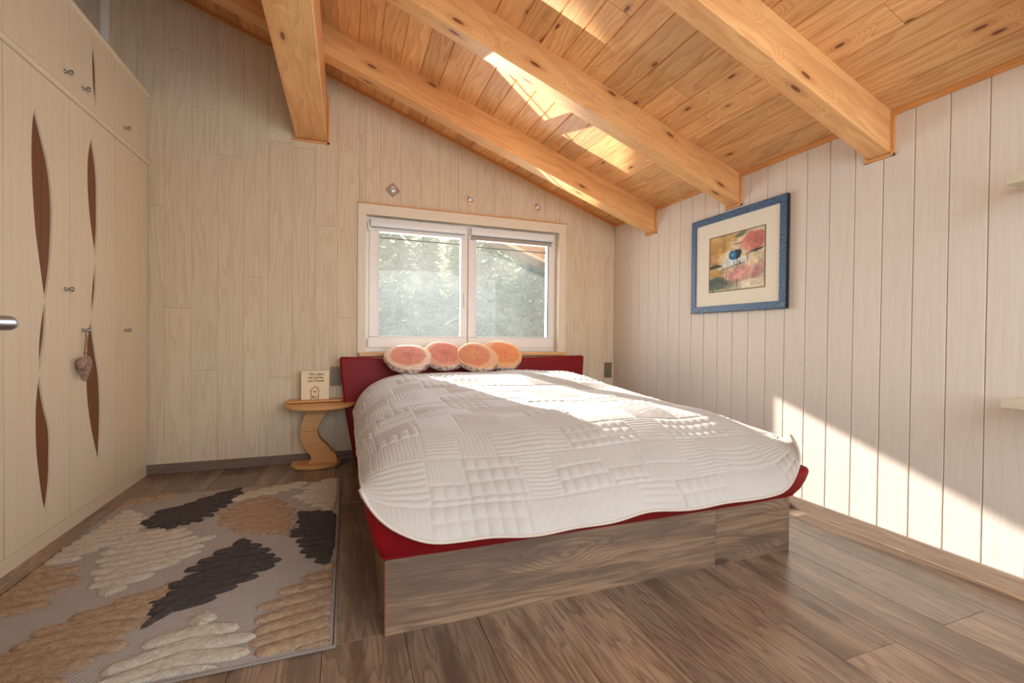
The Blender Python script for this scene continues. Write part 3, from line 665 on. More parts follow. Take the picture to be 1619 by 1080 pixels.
# ------------------------------------------------------------------ quilt
def build_quilt():
    side = np.array([(.0, .0), (.06, .004), (.116, .022), (.16, .036), (.209, .058), (.27, .100), (.321, .149), (.352, .20), (.373, .255)])   # offset outwards, drop
    side_r = np.array([(.0, .0), (.07, .004), (.13, .016), (.19, .045), (.24, .090), (.29, .140), (.335, .195), (.365, .240), (.375, .262)])
    front = np.array([(.0, .0), (.12, .006), (.22, .022), (.30, .048), (.38, .085), (.46, .130), (.54, .180), (.60, .222), (.645, .262), (.667, .300)])
    def prof(P, n=200):
        L = np.r_[0, np.cumsum(np.hypot(*np.diff(P, axis=0).T))]
        # smooth the polyline
        l = np.linspace(0, L[-1], n); a = np.interp(l, L, P[:, 0]); b = np.interp(l, L, P[:, 1])
        k = np.ones(25)/25
        ap = np.convolve(np.r_[2*a[0]-a[12:0:-1], a, 2*a[-1]-a[-2:-14:-1]], k, 'valid'); bp = np.convolve(np.r_[np.zeros(12), b, 2*b[-1]-b[-2:-14:-1]], k, 'valid')
        return l, ap, bp, L[-1]
    ls, so, sd, LS = prof(side); ls2, so2, sd2, LS2 = prof(side_r); lf_, fo, fd, LF = prof(front)
    xc, hw = 1.052, .975-.373
    y_in = 2.08; y_head = 3.50
    nu, nv = 470, 500
    s = np.linspace(-(hw+LS), hw+LS, nu); t = np.linspace(0, (y_head-y_in)+LF, nv)
    Sg, Tg = np.meshgrid(s, t, indexing='ij')
    es = np.clip(np.abs(Sg)-hw, 0, None); et = np.clip(Tg-(y_head-y_in), 0, None)
    ox = np.where(Sg < 0, np.interp(es, ls, so), np.interp(es*LS2/LS, ls2, so2)); ds = np.where(Sg < 0, np.interp(es, ls, sd), np.interp(es*LS2/LS, ls2, sd2))
    dmax = .255
    Yg = y_head-np.clip(Tg, 0, y_head-y_in); fs_ = np.clip((Yg-2.2)/1.1, 0, 1); fr2 = np.clip((Yg-2.09)/.5, 0, 1); ff_ = np.where(Sg < 0, .66+.34*fs_, .38+.62*fr2); ds = ds*ff_; dmax = dmax*ff_
    oy = np.interp(et, lf_, fo); df = np.interp(et, lf_, fd)
    w = (np.clip(ds/dmax, 0, 1)*np.clip(df/.300, 0, 1))**1.2
    X = np.sign(Sg)*(np.clip(np.abs(Sg), 0, hw)+ox+np.where(Sg > 0, -.025, .012)*w**2-np.where(Sg < 0, .022, 0)*np.clip(ds/.08, 0, 1)*-1)
    Yv = y_head-np.clip(Tg, 0, y_head-y_in)-oy+np.where(Sg > 0, .15*w**1.6, .04*w**2)
    drop = np.hypot(ds, df)*(1-.66*w)
    sm = np.clip((Yv-2.5)/.9, 0, 1); sm = sm*sm*(3-2*sm)
    base = .626+.034*np.clip((Yv-2.1)/.8, 0, 1)+.058*sm
    base -= .05*np.clip((Yv-3.40)/.10, 0, 1)**2
    Z = base-drop
    # right tip stands a touch higher than the left one
    Z += np.where(Sg > 0, .02*w, .012*w)
    # soft body
    ff = lambda a, b, ph: np.sin(a*Sg*2*np.pi+ph)*np.sin(b*Tg*2*np.pi+ph*1.7)
    Z += .006*ff(.9, .7, .4)+.004*ff(1.9, 1.3, 2.0)+.003*ff(3.1, 2.3, 1.0)
    front_w = np.clip(df/.30, 0, 1)
    Yv += front_w*(.010*np.sin(Sg*9.0+1.0)+.006*np.sin(Sg*17))
    Z += front_w*(.008*np.sin(Sg*5.2+.5))
    # patchwork relief
    H = np.zeros_like(Sg); seam = np.zeros_like(Sg)
    rr = random.Random(11); t0 = 0; Ltot = t[-1]; rows = []
    tt = Ltot
    heights = [.125, .215, .17, .25, .13, .20, .24, .15, .22, .14, .2, .2]
    for hgt in heights:
        rows.append((max(tt-hgt, -.01), tt)); tt -= hgt
        if tt < 0: break
    for ri, (a, b) in enumerate(rows):
        x = s[0]-rr.random()*.1; prev = None
        while x < s[-1]:
            wd = rr.choice([.14, .18, .22, .26, .34]); kinds = ['v', 'h', 'g', 'v', 'p', 'h']
            k = rr.choice([q for q in kinds if q != prev]); prev = k
            subs = [(x, x+wd, a, b, k)]
            if (b-a) > .19 and rr.random() < .5:
                mid = a+(b-a)*rr.choice([.4, .6]); k2 = rr.choice([q for q in 'vhgp' if q != k]); subs = [(x, x+wd, a, mid, k), (x, x+wd, mid, b, k2)]
            for (x0, x1, a0, b0, kk) in subs:
                msk = (Sg >= x0) & (Sg < x1) & (Tg >= a0) & (Tg < b0)
                if not msk.any(): continue
                u = Sg[msk]-x0; v = Tg[msk]-a0; du = np.minimum(u, x1-x0-u); dv = np.minimum(v, b0-a0-v)
                sp = rr.choice([.016, .020]); wob = .0015*np.sin(v*60+x0*9)
                if kk == 'v': h = .0022*np.abs(np.sin(np.pi*(u+wob)/sp))**.7
                elif kk == 'h': sp = rr.choice([.020, .030]); h = .0028*np.abs(np.sin(np.pi*(v+.0015*np.sin(u*60))/sp))**.7
                elif kk == 'g': h = .0055*(np.abs(np.sin(np.pi*u/.048))*np.abs(np.sin(np.pi*v/.062)))**.45
                else: h = .0026*np.ones_like(u)+.0006*np.sin(u*150)*np.sin(v*140)
                e = np.clip(np.minimum(du, dv)/.008, 0, 1)
                H[msk] = 1.45*h*e
            x += wd
    # normals
    P = np.stack([X+xc, Yv, Z], -1)
    du = np.gradient(P, axis=0); dv = np.gradient(P, axis=1); N = np.cross(dv, du); N /= np.linalg.norm(N, axis=-1, keepdims=True)+1e-9
    if N[nu//2, nv//3, 2] < 0: N = -N
    P = P+N*H[..., None]
    me = bpy.data.meshes.new('bedspread')
    idx = np.arange(nu*nv).reshape(nu, nv)
    q = np.stack([idx[:-1, :-1], idx[:-1, 1:], idx[1:, 1:], idx[1:, :-1]], -1).reshape(-1, 4)
    me.vertices.add(nu*nv); me.vertices.foreach_set('co', P.reshape(-1))
    me.loops.add(q.size); me.loops.foreach_set('vertex_index', q.reshape(-1))
    me.polygons.add(len(q)); me.polygons.foreach_set('loop_start', np.arange(0, q.size, 4)); me.polygons.foreach_set('loop_total', np.full(len(q), 4))
    me.polygons.foreach_set('use_smooth', np.ones(len(q), bool))
    uv = me.uv_layers.new(name='UV'); U = np.stack([Sg.reshape(-1), Tg.reshape(-1)], -1)
    uv.data.foreach_set('uv', U[q.reshape(-1)].reshape(-1))
    me.update(); me.validate()
    me.materials.append(M_quilt)
    o = bpy.data.objects.new('bedspread', me); COL.objects.link(o)
    md = o.modifiers.new('solid', 'SOLIDIFY'); md.thickness = .007; md.offset = -1
    tag(o, 'pale grey patchwork quilt with stitched stripes spread over the bed', 'bedspread')
    edge = [tuple(P[0, j]) for j in range(0, nv, 5)]+[tuple(P[i, -1]) for i in range(0, nu, 5)]+[tuple(P[-1, j]) for j in range(nv-1, 0, -5)]
    mm = MB(); mm.tube(edge, .0055, 8); h = mm.build('piping', M_hem, parent=o, smooth=True)
    return o
build_quilt()
# ------------------------------------------------------------------ log slice cushions
def logmat(name, core, mid, rim, cx=0, cy=0, sc=1.0):
    t = NT(name); tc = t.n('ShaderNodeTexCoord'); sp = t.n('ShaderNodeSeparateXYZ'); t.l(tc.outputs['Object'], sp.inputs[0])
    x = t.math('ADD', sp.outputs[0], cx); y = t.math('ADD', sp.outputs[1], cy)
    v = t.comb(x, y, 0.0); nz = t.noise(tc.outputs['Object'], 7, 4, .6); n2 = t.noise(tc.outputs['Object'], 30, 4, .6)
    r = t.math('SQRT', t.math('ADD', t.math('MULTIPLY', x, x), t.math('MULTIPLY', y, y)))
    rr_ = t.math('ADD', r, t.math('MULTIPLY', nz, .05*sc))
    ringf = t.math('MULTIPLY', t.math('ADD', t.math('SINE', t.math('MULTIPLY', rr_, 300)), 1.0), .5)
    rad = t.smooth(rr_, .0, .21)
    c = t.ramp(rad, [(0, core), (.45, mid), (.80, mid), (.90, rim), (1.0, rim)])
    c = t.mix(t.math('MULTIPLY', ringf, .35), c, srgb(150, 78, 60)); c = t.mix(t.math('MULTIPLY', t.smooth(n2, .5, .7), .25), c, srgb(240, 190, 160))
    ang = t.math('ARCTAN2', y, x)
    cr = t.math('POWER', t.math('ABSOLUTE', t.math('COSINE', t.math('ADD', t.math('MULTIPLY', ang, 2.5), t.math('MULTIPLY', n2, 1.4)))), 240.0)
    cr = t.math('MULTIPLY', cr, t.math('MULTIPLY', t.math('SUBTRACT', 1.0, t.smooth(r, .05, .15)), t.smooth(nz, .42, .6)))
    c = t.mix(t.math('MULTIPLY', cr, .8), c, srgb(96, 50, 40)); c = t.mix(t.math('SUBTRACT', 1.0, t.smooth(r, .003, .008)), c, srgb(80, 44, 36))
    t.set(Base_Color=c, Roughness=.9); return t.m
def barkmat():
    t = NT('printed_bark'); tc = t.n('ShaderNodeTexCoord'); a = t.noise(tc.outputs['Object'], 34, 4, .7)
    t.set(Base_Color=t.ramp(a, [(.38, srgb(110, 84, 74)), (.5, srgb(190, 168, 152)), (.62, srgb(226, 212, 200))]), Roughness=.9); return t.m
M_barkc = barkmat()
cush = [(.450, 3.520, .822, .180, .172, 31, (206, 126, 108), (222, 150, 128), (238, 212, 190), 'leftmost log-slice cushion with a cracked pink centre and pale bark rim', 0, 0),
        (.742, 3.585, .838, .172, .172, 34, (204, 118, 98), (218, 140, 118), (232, 176, 150), 'second log-slice cushion from the left, with plain pink growth rings', -.01, 0),
        (1.005, 3.535, .826, .172, .174, 36, (222, 160, 110), (222, 144, 110), (236, 190, 150), 'third log-slice cushion from the left, with a cross-shaped crack', .03, 0),
        (1.235, 3.60, .838, .178, .176, 38, (230, 140, 86), (236, 152, 96), (242, 186, 136), 'rightmost log-slice cushion, plain orange wood grain', -.02, .0)]
for ci, (cx, cy, cz, rx, ry, el, core, mid, rim, lab, ux, uy) in enumerate(cush):
    root = empty('log_cushion', (0, 0, 0)); tag(root, lab, 'cushion', 'log-slice cushions leaning on the headboard')
    T = .058; K = 72; rows_ = [(.0, T/2+.006), (.35, T/2+.006), (.7, T/2+.004), (.90, T/2), (.965, T/2-.006)]; side_ = [(.985, T/2-.010), (1.0, T/4), (1.005, 0), (1.0, -T/4), (.97, -T/2+.004), (.9, -T/2), (.5, -T/2-.004), (0.001, -T/2-.004)]
    rad = lambda a: 1+.025*math.sin(3*a+ci*2)+.012*math.sin(7*a+ci)+.006*math.sin(17*a+ci*3)
    for nm, rows__, mat in (('printed_face', rows_+[side_[0]], logmat('log_slice_print_%d' % ci, srgb(*core), srgb(*mid), srgb(*rim), ux, uy)), ('bark_side', side_, M_barkc)):
        m = MB(); pts = []
        for (f_, z) in rows__:
            for k in range(K):
                a = 2*math.pi*k/K; pts.append((rx*f_*rad(a)*math.cos(a), ry*f_*rad(a)*math.sin(a), z))
        m.grid(pts, len(rows__), K, closed_v=True)
        o = m.build(nm, mat, smooth=True); o.parent = root
    root.rotation_euler = (math.radians(el), math.radians([-3, 2, -2, 3][ci]), math.radians([4, -3, 3, -4][ci])); root.location = (cx, cy, cz)
# ================================================================== BEDSIDE TABLE
tb = empty('bedside_table', (-.19, 3.70, 0)); tag(tb, 'beech bedside table with an S-shaped stem and half-round top', 'bedside table')
zt = .482
def arc(x0, x1, yb, yf, n_=26, sq=.8, yl=None):
    c = (x0+x1)/2; a_ = (x1-x0)/2; out = [(x1, yb), (x0, yb)]
    for k in range(n_+1):
        th = math.pi-math.pi*k/n_
        out.append((c+a_*math.copysign(abs(math.cos(th))**sq, math.cos(th)), yb-.03-(yb-.03-yf)*max(0.0, math.sin(th))**.9))
    return out
m = MB(); m.prism(arc(-.432, .078, 3.80, 3.46), lambda a, b, d: (a, b, d), zt-.024, zt, grain=0); m.build('table_top', M_beech, parent=tb, bevel=.007, seg=3)
m = MB(); m.prism([(-.40, 3.835), (-.415, 3.70), (-.395, 3.685), (-.03, 3.705), (-.012, 3.73), (-.012, 3.835)], lambda a, b, d: (a, b, d), zt+.004, zt+.018, grain=0)
m.build('raised_shelf', M_beech, parent=tb, bevel=.004)
m = MB(); m.box(-.40, -.0, 3.76, 3.80, zt-.001, zt+.006, 'x'); m.build('spacer', M_beech, parent=tb)
Sl = [(-.262, .460), (-.275, .43), (-.299, .359), (-.314, .276), (-.308, .213), (-.279, .137), (-.250, .100), (-.240, .075), (-.248, .05), (-.262, .03)]
Sr = [(-.060, .03), (-.062, .066), (-.078, .099), (-.128, .157), (-.177, .214), (-.197, .268), (-.190, .311), (-.158, .373), (-.119, .43), (-.095, .460)]
def crs(P, k=5):
    out = []; n_ = len(P)
    for i in range(n_-1):
        p0, p1, p2, p3 = P[max(i-1, 0)], P[i], P[i+1], P[min(i+2, n_-1)]
        for j in range(k):
            t = j/k; out.append(tuple(.5*((2*p1[d])+(-p0[d]+p2[d])*t+(2*p0[d]-5*p1[d]+4*p2[d]-p3[d])*t*t+(-p0[d]+3*p1[d]-3*p2[d]+p3[d])*t**3) for d in (0, 1)))
    return out+[P[-1]]
m = MB(); m.prism(crs(Sl)+crs(Sr), lambda a, b, d: (a, d, b), 3.665, 3.765, grain=0); m.build('stem', M_beech, parent=tb, bevel=.004)
for zz, xa, xb in ((.405, -.285, -.135), (.276, -.313, -.197)):
    m = MB(); m.box(xa, xb, 3.6642, 3.666, zz-.0012, zz+.0012, 'x'); m.build('seam', M_inlay, parent=tb)
for q in ((-.108, .125), (-.095, .118)):
    m = MB(); lathe(m, [(0, 0), (.0045, 0), (.0045, .0016), (0, .0016)], lambda x, y, h: (q[0]+x, 3.665-h, q[1]+y), 12); m.build('screw_hole', M_darkg, parent=tb)
m = MB(); m.prism(arc(-.385, -.028, 3.80, 3.60, sq=.75), lambda a, b, d: (a, b, d), .001, .030, grain=0); m.build('foot', M_beech, parent=tb, bevel=.007, seg=3)
# sign block on the raised shelf
zs = zt+.0185
sg = empty('wooden_sign', (-.215, 3.76, zs)); tag(sg, 'small pale wooden block with a burnt-in house and motto on the bedside table', 'sign')
SX0, SX1, SY0, SY1, SZ1 = -.318, -.120, 3.745, 3.775, .722
def lean(p): return p
m = MB(); m.box(SX0, SX1, SY0, SY1, zs, SZ1, 'x'); m.build('block', M_signw, parent=sg, bevel=.003)
def text_on(s, x, z, size, ex=.0004, shear=.35):
    cu = bpy.data.curves.new('t', 'FONT'); cu.body = s; cu.size = size; cu.extrude = ex; cu.shear = shear; cu.align_x = 'CENTER'; cu.space_character = .95; cu.offset = .0005
    o = bpy.data.objects.new('t', cu); COL.objects.link(o)
    me = bpy.data.meshes.new_from_object(o.evaluated_get(bpy.context.evaluated_depsgraph_get())); bpy.data.objects.remove(o); bpy.data.curves.remove(cu)
    for v in me.vertices: v.co = (x+v.co.x, SY0-.0006-v.co.z, z+v.co.y)
    me.materials.clear(); me.materials.append(M_burn)
    t = bpy.data.objects.new('lettering', me); COL.objects.link(t); t.parent = sg; t.location = -sg.location
for s_, x, z in (('Wo Leben', -.213, .688), ('mit Lachen', -.217, .663), ('und Freude', -.215, .638)): text_on(s_, x, z, .026)
m = MB()
def stroke(a, b, w_=.0022):
    a = Vector((a[0], 0, a[1])); b = Vector((b[0], 0, b[1])); d_ = (b-a).normalized(); q = Vector((-d_.z, 0, d_.x))*w_
    P = [a+q, a-q, b-q, b+q]
    m.add([(p.x, SY0-.0012, p.z) for p in P]+[(p.x, SY0+.0005, p.z) for p in P], [(0, 1, 2, 3), (4, 5, 6, 7), (0, 1, 5, 4), (1, 2, 6, 5), (2, 3, 7, 6), (3, 0, 4, 7)])
hx, hz = -.222, zs
for a, b in (((-.034, .066), (0, .104)), ((0, .104), (.034, .066)), ((-.026, .07), (-.026, .002)), ((.026, .07), (.026, .002)), ((-.018, .012), (-.018, .03)), ((-.018, .03), (-.004, .03)), ((-.004, .03), (-.004, .012)), ((-.018, .012), (-.004, .012)), ((-.011, .012), (-.011, .03)), ((-.018, .021), (-.004, .021)), ((.006, .002), (.006, .026)), ((.006, .026), (.018, .026)), ((.018, .026), (.018, .002)), ((.022, .088), (.022, .100)),
             ((0, .052), (-.010, .062)), ((-.010, .062), (-.005, .069)), ((-.005, .069), (0, .063)), ((0, .063), (.005, .069)), ((.005, .069), (.010, .062)), ((.010, .062), (0, .052))):
    stroke((hx+a[0], hz+a[1]), (hx+b[0], hz+b[1]), .0016 if a[1] < .06 else .0022)
m.build('house_drawing', M_burn, parent=sg)
# ================================================================== SWITCH PLATES
def socket(x0, x1, z0, z1, wells, lab, sw=False):
    r = empty('wall_socket', ((x0+x1)/2, YB, (z0+z1)/2)); tag(r, lab, 'socket', 'bronze wall sockets')
    m = MB(); m.box(x0, x1, YB-.011, YB+.002, z0, z1, 'z'); m.build('plate', M_socket, parent=r, bevel=.003)
    n_ = max(2, len(wells)); h = (z1-z0)/2
    for zc_ in wells:
        m = MB(); lathe(m, [(.0, .004), (.0215, .004), (.0215, .0115), (.0195, .0125), (.0190, .006), (0, .006)], lambda a, b, hh: ((x0+x1)/2+a, YB-hh, zc_+b), 24); m.build('socket_well', M_sockd, parent=r)
        for dx_ in (-.0095, .0095):
            m = MB(); lathe(m, [(0, .0065), (.0028, .0065), (.0028, .008), (0, .008)], lambda a, b, hh: ((x0+x1)/2+dx_+a, YB-hh, zc_+b), 8); m.build('pin_hole', M_darkg, parent=r)
    if sw:
        m = MB(); m.box(x0+.008, x1-.008, YB-.015, YB-.010, (z0+z1)/2+.006, z1-.008, 'x'); m.build('rocker', M_socket, parent=r, bevel=.002)
socket(-.114, -.034, .593, .745, (.706, .632), 'double wall socket beside the left side of the red headboard')
socket(2.395, 2.475, .600, .752, (.638,), 'wall switch above a single socket near the right corner', True)
# ================================================================== PICTURE
py0, py1, pz0, pz1 = 1.967, 2.756, 1.187, 1.876
pic = empty('framed_picture', (XR, (py0+py1)/2, pz0)); tag(pic, 'abstract watercolour in a wide cream mount and blue wooden frame', 'picture')
XP = XR-.030; fw_ = .046
m = MB()
for a in [(py0, py1, pz1-fw_, pz1), (py0, py1, pz0, pz0+fw_), (py0, py0+fw_, pz0+fw_, pz1-fw_), (py1-fw_, py1, pz0+fw_, pz1-fw_)]:
    m.box(XP, XR-.004, a[0]+.0006, a[1]-.0006, a[2], a[3], 'y' if a[1]-a[0] > .2 else 'z')
m.build('frame', M_blue, parent=pic, bevel=.002)
m = MB()
m.box(XP+.002, XR-.003, py0-.0016, py0+.0002, pz0, pz1, 'z'); m.box(XP+.002, XR-.003, py1-.0002, py1+.0016, pz0, pz1, 'z'); m.box(XP+.002, XR-.003, py0, py1, pz0-.0016, pz0-.0001, 'y'); m.box(XP+.002, XR-.003, py0, py1, pz1+.0001, pz1+.0016, 'y')
m.build('frame_side', M_black, parent=pic)
ay0, ay1, az0, az1 = 2.118, 2.582, 1.331, 1.722
m = MB(); m.box(XP+.010, XP+.014, py0+fw_-.002, py1-fw_+.002, pz0+fw_-.002, pz1-fw_+.002, 'y'); m.build('mount', M_mat, parent=pic)
m = MB()
for a in [(ay0-.003, ay1+.003, az1, az1+.003), (ay0-.003, ay1+.003, az0-.003, az0), (ay0-.003, ay0, az0, az1), (ay1, ay1+.003, az0, az1)]: m.box(XP+.009, XP+.0105, a[0], a[1], a[2], a[3])
m.build('bevel_line', plain('mount_bevel', srgb(96, 84, 70), .8), parent=pic)
def art():
    n_ = 180; u = np.linspace(0, 1, n_); U, V = np.meshgrid(u, u, indexing='ij')   # U to the right in the picture, V up
    rs = np.random.RandomState(4)
    def fbm(sx, sy, seed):
        r_ = np.random.RandomState(seed); out = np.zeros_like(U); amp = 1
        for o_ in range(5):
            gx, gy = max(2, int(sx*2**o_)), max(2, int(sy*2**o_)); g = r_.rand(gx+2, gy+2)
            a = U*gx; b = V*gy; i = a.astype(int); j = b.astype(int); fa, fb2 = a-i, b-j
            fa = fa*fa*(3-2*fa); fb2 = fb2*fb2*(3-2*fb2)
            out += amp*((g[i, j]*(1-fa)+g[i+1, j]*fa)*(1-fb2)+(g[i, j+1]*(1-fa)+g[i+1, j+1]*fa)*fb2); amp *= .55
        return out/2.1
    n1, n2, n3 = fbm(3, 4, 1), fbm(6, 8, 2), fbm(14, 14, 3)
    C = np.zeros(U.shape+(3,)); C[:] = (226, 204, 160)
    def blob(col, cx, cy, rx, ry, edge=.3, a=1.0, rot=0, nz=.35):
        c, s_ = math.cos(rot), math.sin(rot); x = (U-cx)*c+(V-cy)*s_; y = -(U-cx)*s_+(V-cy)*c
        d = np.sqrt((x/rx)**2+(y/ry)**2)+nz*(n2-.5)*2+.15*(n3-.5)
        k = np.clip((1-d)/edge, 0, 1)*a; k = (k*k*(3-2*k))[..., None]; C[:] = C*(1-k)+np.array(col)*k
    def line(col, P, wd=.008, a=.9):
        for (x0, y0), (x1, y1) in zip(P[:-1], P[1:]):
            dx, dy_ = x1-x0, y1-y0; t = np.clip(((U-x0)*dx+(V-y0)*dy_)/(dx*dx+dy_*dy_), 0, 1)
            d = np.hypot(U-x0-t*dx, V-y0-t*dy_)+.012*(n3-.5); k = (np.clip((wd-d)/(wd*.5), 0, 1)*a)[..., None]; C[:] = C*(1-k)+np.array(col)*k
    blob((208, 156, 70), .15, .80, .34, .30, .5, .95); blob((214, 168, 88), .35, .92, .25, .16, .5, .8); blob((206, 150, 82), .05, .55, .14, .25, .5, .8)
    blob((222, 120, 100), .79, .80, .25, .19, .3, 1, .2); blob((232, 150, 128), .70, .74, .16, .10, .5, .6)
    blob((120, 118, 92), .60, .95, .16, .06, .6, .8, .3); blob((228, 214, 180), .45, .62, .35, .14, .6, .7)
    blob((206, 226, 232), .45, .46, .20, .12, .4, .95); blob((232, 232, 226), .62, .50, .16, .07, .4, .8)
    blob((222, 150, 136), .60, .28, .40, .18, .5, .85, .15); blob((196, 132, 132), .88, .30, .16, .18, .5, .7)
    blob((200, 150, 70), .12, .32, .2, .10, .5, .85); blob((96, 112, 96), .12, .14, .26, .15, .4, .95); blob((130, 138, 120), .35, .10, .2, .10, .6, .7)
    blob((222, 210, 180), .75, .08, .32, .10, .5, .8); blob((70, 66, 60), .10, .45, .16, .03, .5, .85, .1)
    blob((206, 184, 140), .40, .41, .26, .035, .4, .95, .18)
    blob((40, 52, 60), .52, .62, .11, .10, .3, .9); blob((30, 110, 168), .45, .61, .085, .095, .25, 1, 0, .12); blob((96, 180, 222), .45, .62, .045, .04, .6, .9, 0, .1)
    blob((90, 92, 84), .86, .63, .16, .022, .5, .9, .12)
    ink = (58, 52, 46)
    line(ink, [(.62, .58), (.78, .60), (1.0, .67)], .006); line(ink, [(.28, .37), (.45, .42), (.66, .46)], .006); line(ink, [(.02, .46), (.12, .50), (.24, .44)], .009)
    for x_, a_, b_ in ((.33, .62, .10), (.53, .56, .06), (.47, .5, .38), (.26, .42, .02), (.70, .6, .38)): line(ink, [(x_, a_), (x_+.012, (a_+b_)/2), (x_-.004, b_)], .0045, .75)
    line(ink, [(.12, .03), (.25, .08), (.28, .22)], .004, .8); line(ink, [(.26, .70), (.33, .72)], .006); line(ink, [(.44, .80), (.62, .80)], .008, .7); line(ink, [(.58, .46), (.58, .49)], .012)
    line((120, 104, 84), [(.4, .3), (.7, .34), (.95, .28)], .004, .6); line((120, 104, 84), [(.5, .14), (.7, .2), (.98, .12)], .004, .6); line((150, 110, 80), [(.05, .9), (.3, .86), (.5, .96)], .004, .6)
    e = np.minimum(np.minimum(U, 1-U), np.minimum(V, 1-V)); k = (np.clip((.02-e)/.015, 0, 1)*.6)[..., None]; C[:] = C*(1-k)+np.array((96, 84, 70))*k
    C = C*.80+C.mean(-1, keepdims=True)*.20
    C *= (.96+.42*(n3-.5)+.15*(n2-.5))[..., None]
    C = np.clip(C/255, 0, 1); C = np.where(C <= .04045, C/12.92, ((C+.055)/1.055)**2.4)
    Yp = ay1-(ay1-ay0)*U; Zp = az0+(az1-az0)*V
    P = np.stack([np.full_like(U, XP+.0096), Yp, Zp], -1); idx = np.arange(n_*n_).reshape(n_, n_)
    q = np.stack([idx[:-1, :-1], idx[1:, :-1], idx[1:, 1:], idx[:-1, 1:]], -1).reshape(-1, 4)
    me = bpy.data.meshes.new('print'); me.from_pydata(P.reshape(-1, 3).tolist(), [], q.tolist())
    ca = me.color_attributes.new('paint', 'FLOAT_COLOR', 'POINT'); ca.data.foreach_set('color', np.concatenate([C, np.ones(U.shape+(1,))], -1).reshape(-1))
    t = NT('watercolour_print'); a = t.n('ShaderNodeAttribute', attribute_name='paint'); t.set(Base_Color=a.outputs['Color'], Roughness=.8); me.materials.append(t.m)
    o = bpy.data.objects.new('print', me); COL.objects.link(o); o.parent = pic; o.location = -pic.location
art()
# ================================================================== WALL SHELVES
for z0, z1, lab in ((1.581, 1.621, 'upper pale shelf on the right wall at the picture edge'), (.751, .781, 'lower pale shelf on the right wall at the picture edge')):
    m = MB(); m.box(2.30, XR-.001, .40, .943, z0, z1, 'y'); tag(m.build('wall_shelf', M_shelf, bevel=.002), lab, 'shelf', 'shelves on the right wall')
# ================================================================== WALL SPOTLIGHTS
M_lens = plain('frosted_spot_lens', srgb(206, 204, 204), .25, .3)
M_dia = [wood('walnut_diamond', srgb(178, 146, 124), srgb(140, 108, 88), ring=20), wood('pale_diamond', srgb(240, 204, 160), srgb(214, 166, 118), ring=20)]
for i, (x, z, lab) in enumerate(((.357, 2.198, 'small round wall light on a darker brown diamond plate, left of the three'), (1.015, 2.197, 'small round wall light on a pale diamond plate, middle of the three above the window'), (1.660, 2.199, 'small round wall light on a pale diamond plate, nearest the ceiling slope'))):
    r = empty('wall_light', (x, YB, z)); tag(r, lab, 'wall light', 'diamond wall lights above the window')
    h = .061 if i == 0 else .055
    m = MB(); m.prism([(x-h, z), (x, z-h), (x+h, z), (x, z+h)], lambda a, b, d: (a, d, b), YB-.010, YB+.003); m.build('diamond_plate', M_dia[0 if i == 0 else 1], parent=r, bevel=.003)
    m = MB(); lathe(m, [(.0, .009), (.030, .009), (.031, .013), (.028, .016), (.024, .013), (0, .013)], lambda a, b, d: (x+a, YB-d, z+b), 28); m.build('ring', M_nickel, parent=r, smooth=True)
    m = MB(); lathe(m, [(.0235, .012), (.023, .016), (.016, .020), (.004, .0215), (0, .0215)], lambda a, b, d: (x+a, YB-d, z+b), 28); m.build('lens', M_lens, parent=r, smooth=True)
# ================================================================== RUG
RX0, RX1, RY0, RY1 = -1.215, -.030, 1.527, 3.312
rug = empty('rug', (-.62, 2.42, 0)); tag(rug, 'grey woven rug with raised cream, tan and dark brown leaves', 'rug')
m = MB(); m.box(RX0+.006, RX1-.006, RY0+.006, RY1-.006, .0008, .0065, 'x'); m.build('woven_base', M_weave, parent=rug)
m = MB(); m.tube([(RX0, RY0, .005), (RX1, RY0, .005), (RX1, RY1, .005), (RX0, RY1, .005), (RX0, RY0, .005)], .0052, 8); m.build('edge_binding', M_bind, parent=rug, smooth=True)
def finger(m, p, q, r, h=.013, nu=26, nv=12, taper=.55):
    """one soft ridge of pile from p to q"""
    d = Vector((q[0]-p[0], q[1]-p[1], 0)); L = d.length
    if L < .01: return
    d.normalize(); n_ = Vector((-d.y, d.x, 0)); pts = []
    nu = max(10, int(L/.010))
    for i in range(nu+1):
        t = i/nu; cap = min(1, math.sqrt(max(0, 1-max(0, (t*L-(L-r*1.3))/(r*1.3))**2))); cap0 = min(1, .35+math.sqrt(t*6)) if t < .12 else 1
        rr_ = r*cap*cap0*(1-(1-taper)*t**1.5)
        c = Vector((p[0], p[1], 0))+d*(t*L)
        for j in range(nv+1):
            a = math.pi*j/nv
            x = c+n_*(math.cos(a)*rr_); z = .006+h*max(0.0, math.sin(a))**.6*(cap**.5)
            w = noise.noise(Vector((x.x*38, x.y*38, j*.3)))
            x = x+n_*(w*.0055*abs(math.cos(a))); z += w*.004*math.sin(a)+noise.noise(Vector((x.x*110, x.y*110, 3)))*.003*math.sin(a)
            zz_ = max(z, .0062) if RX0+.012 < x.x < RX1-.014 and RY0+.014 < x.y < RY1-.014 else .0075
            pts.append((min(max(x.x, RX0+.012), RX1-.014), min(max(x.y, RY0+.014), RY1-.014), zz_))
    m.grid(pts, nu+1, nv+1)
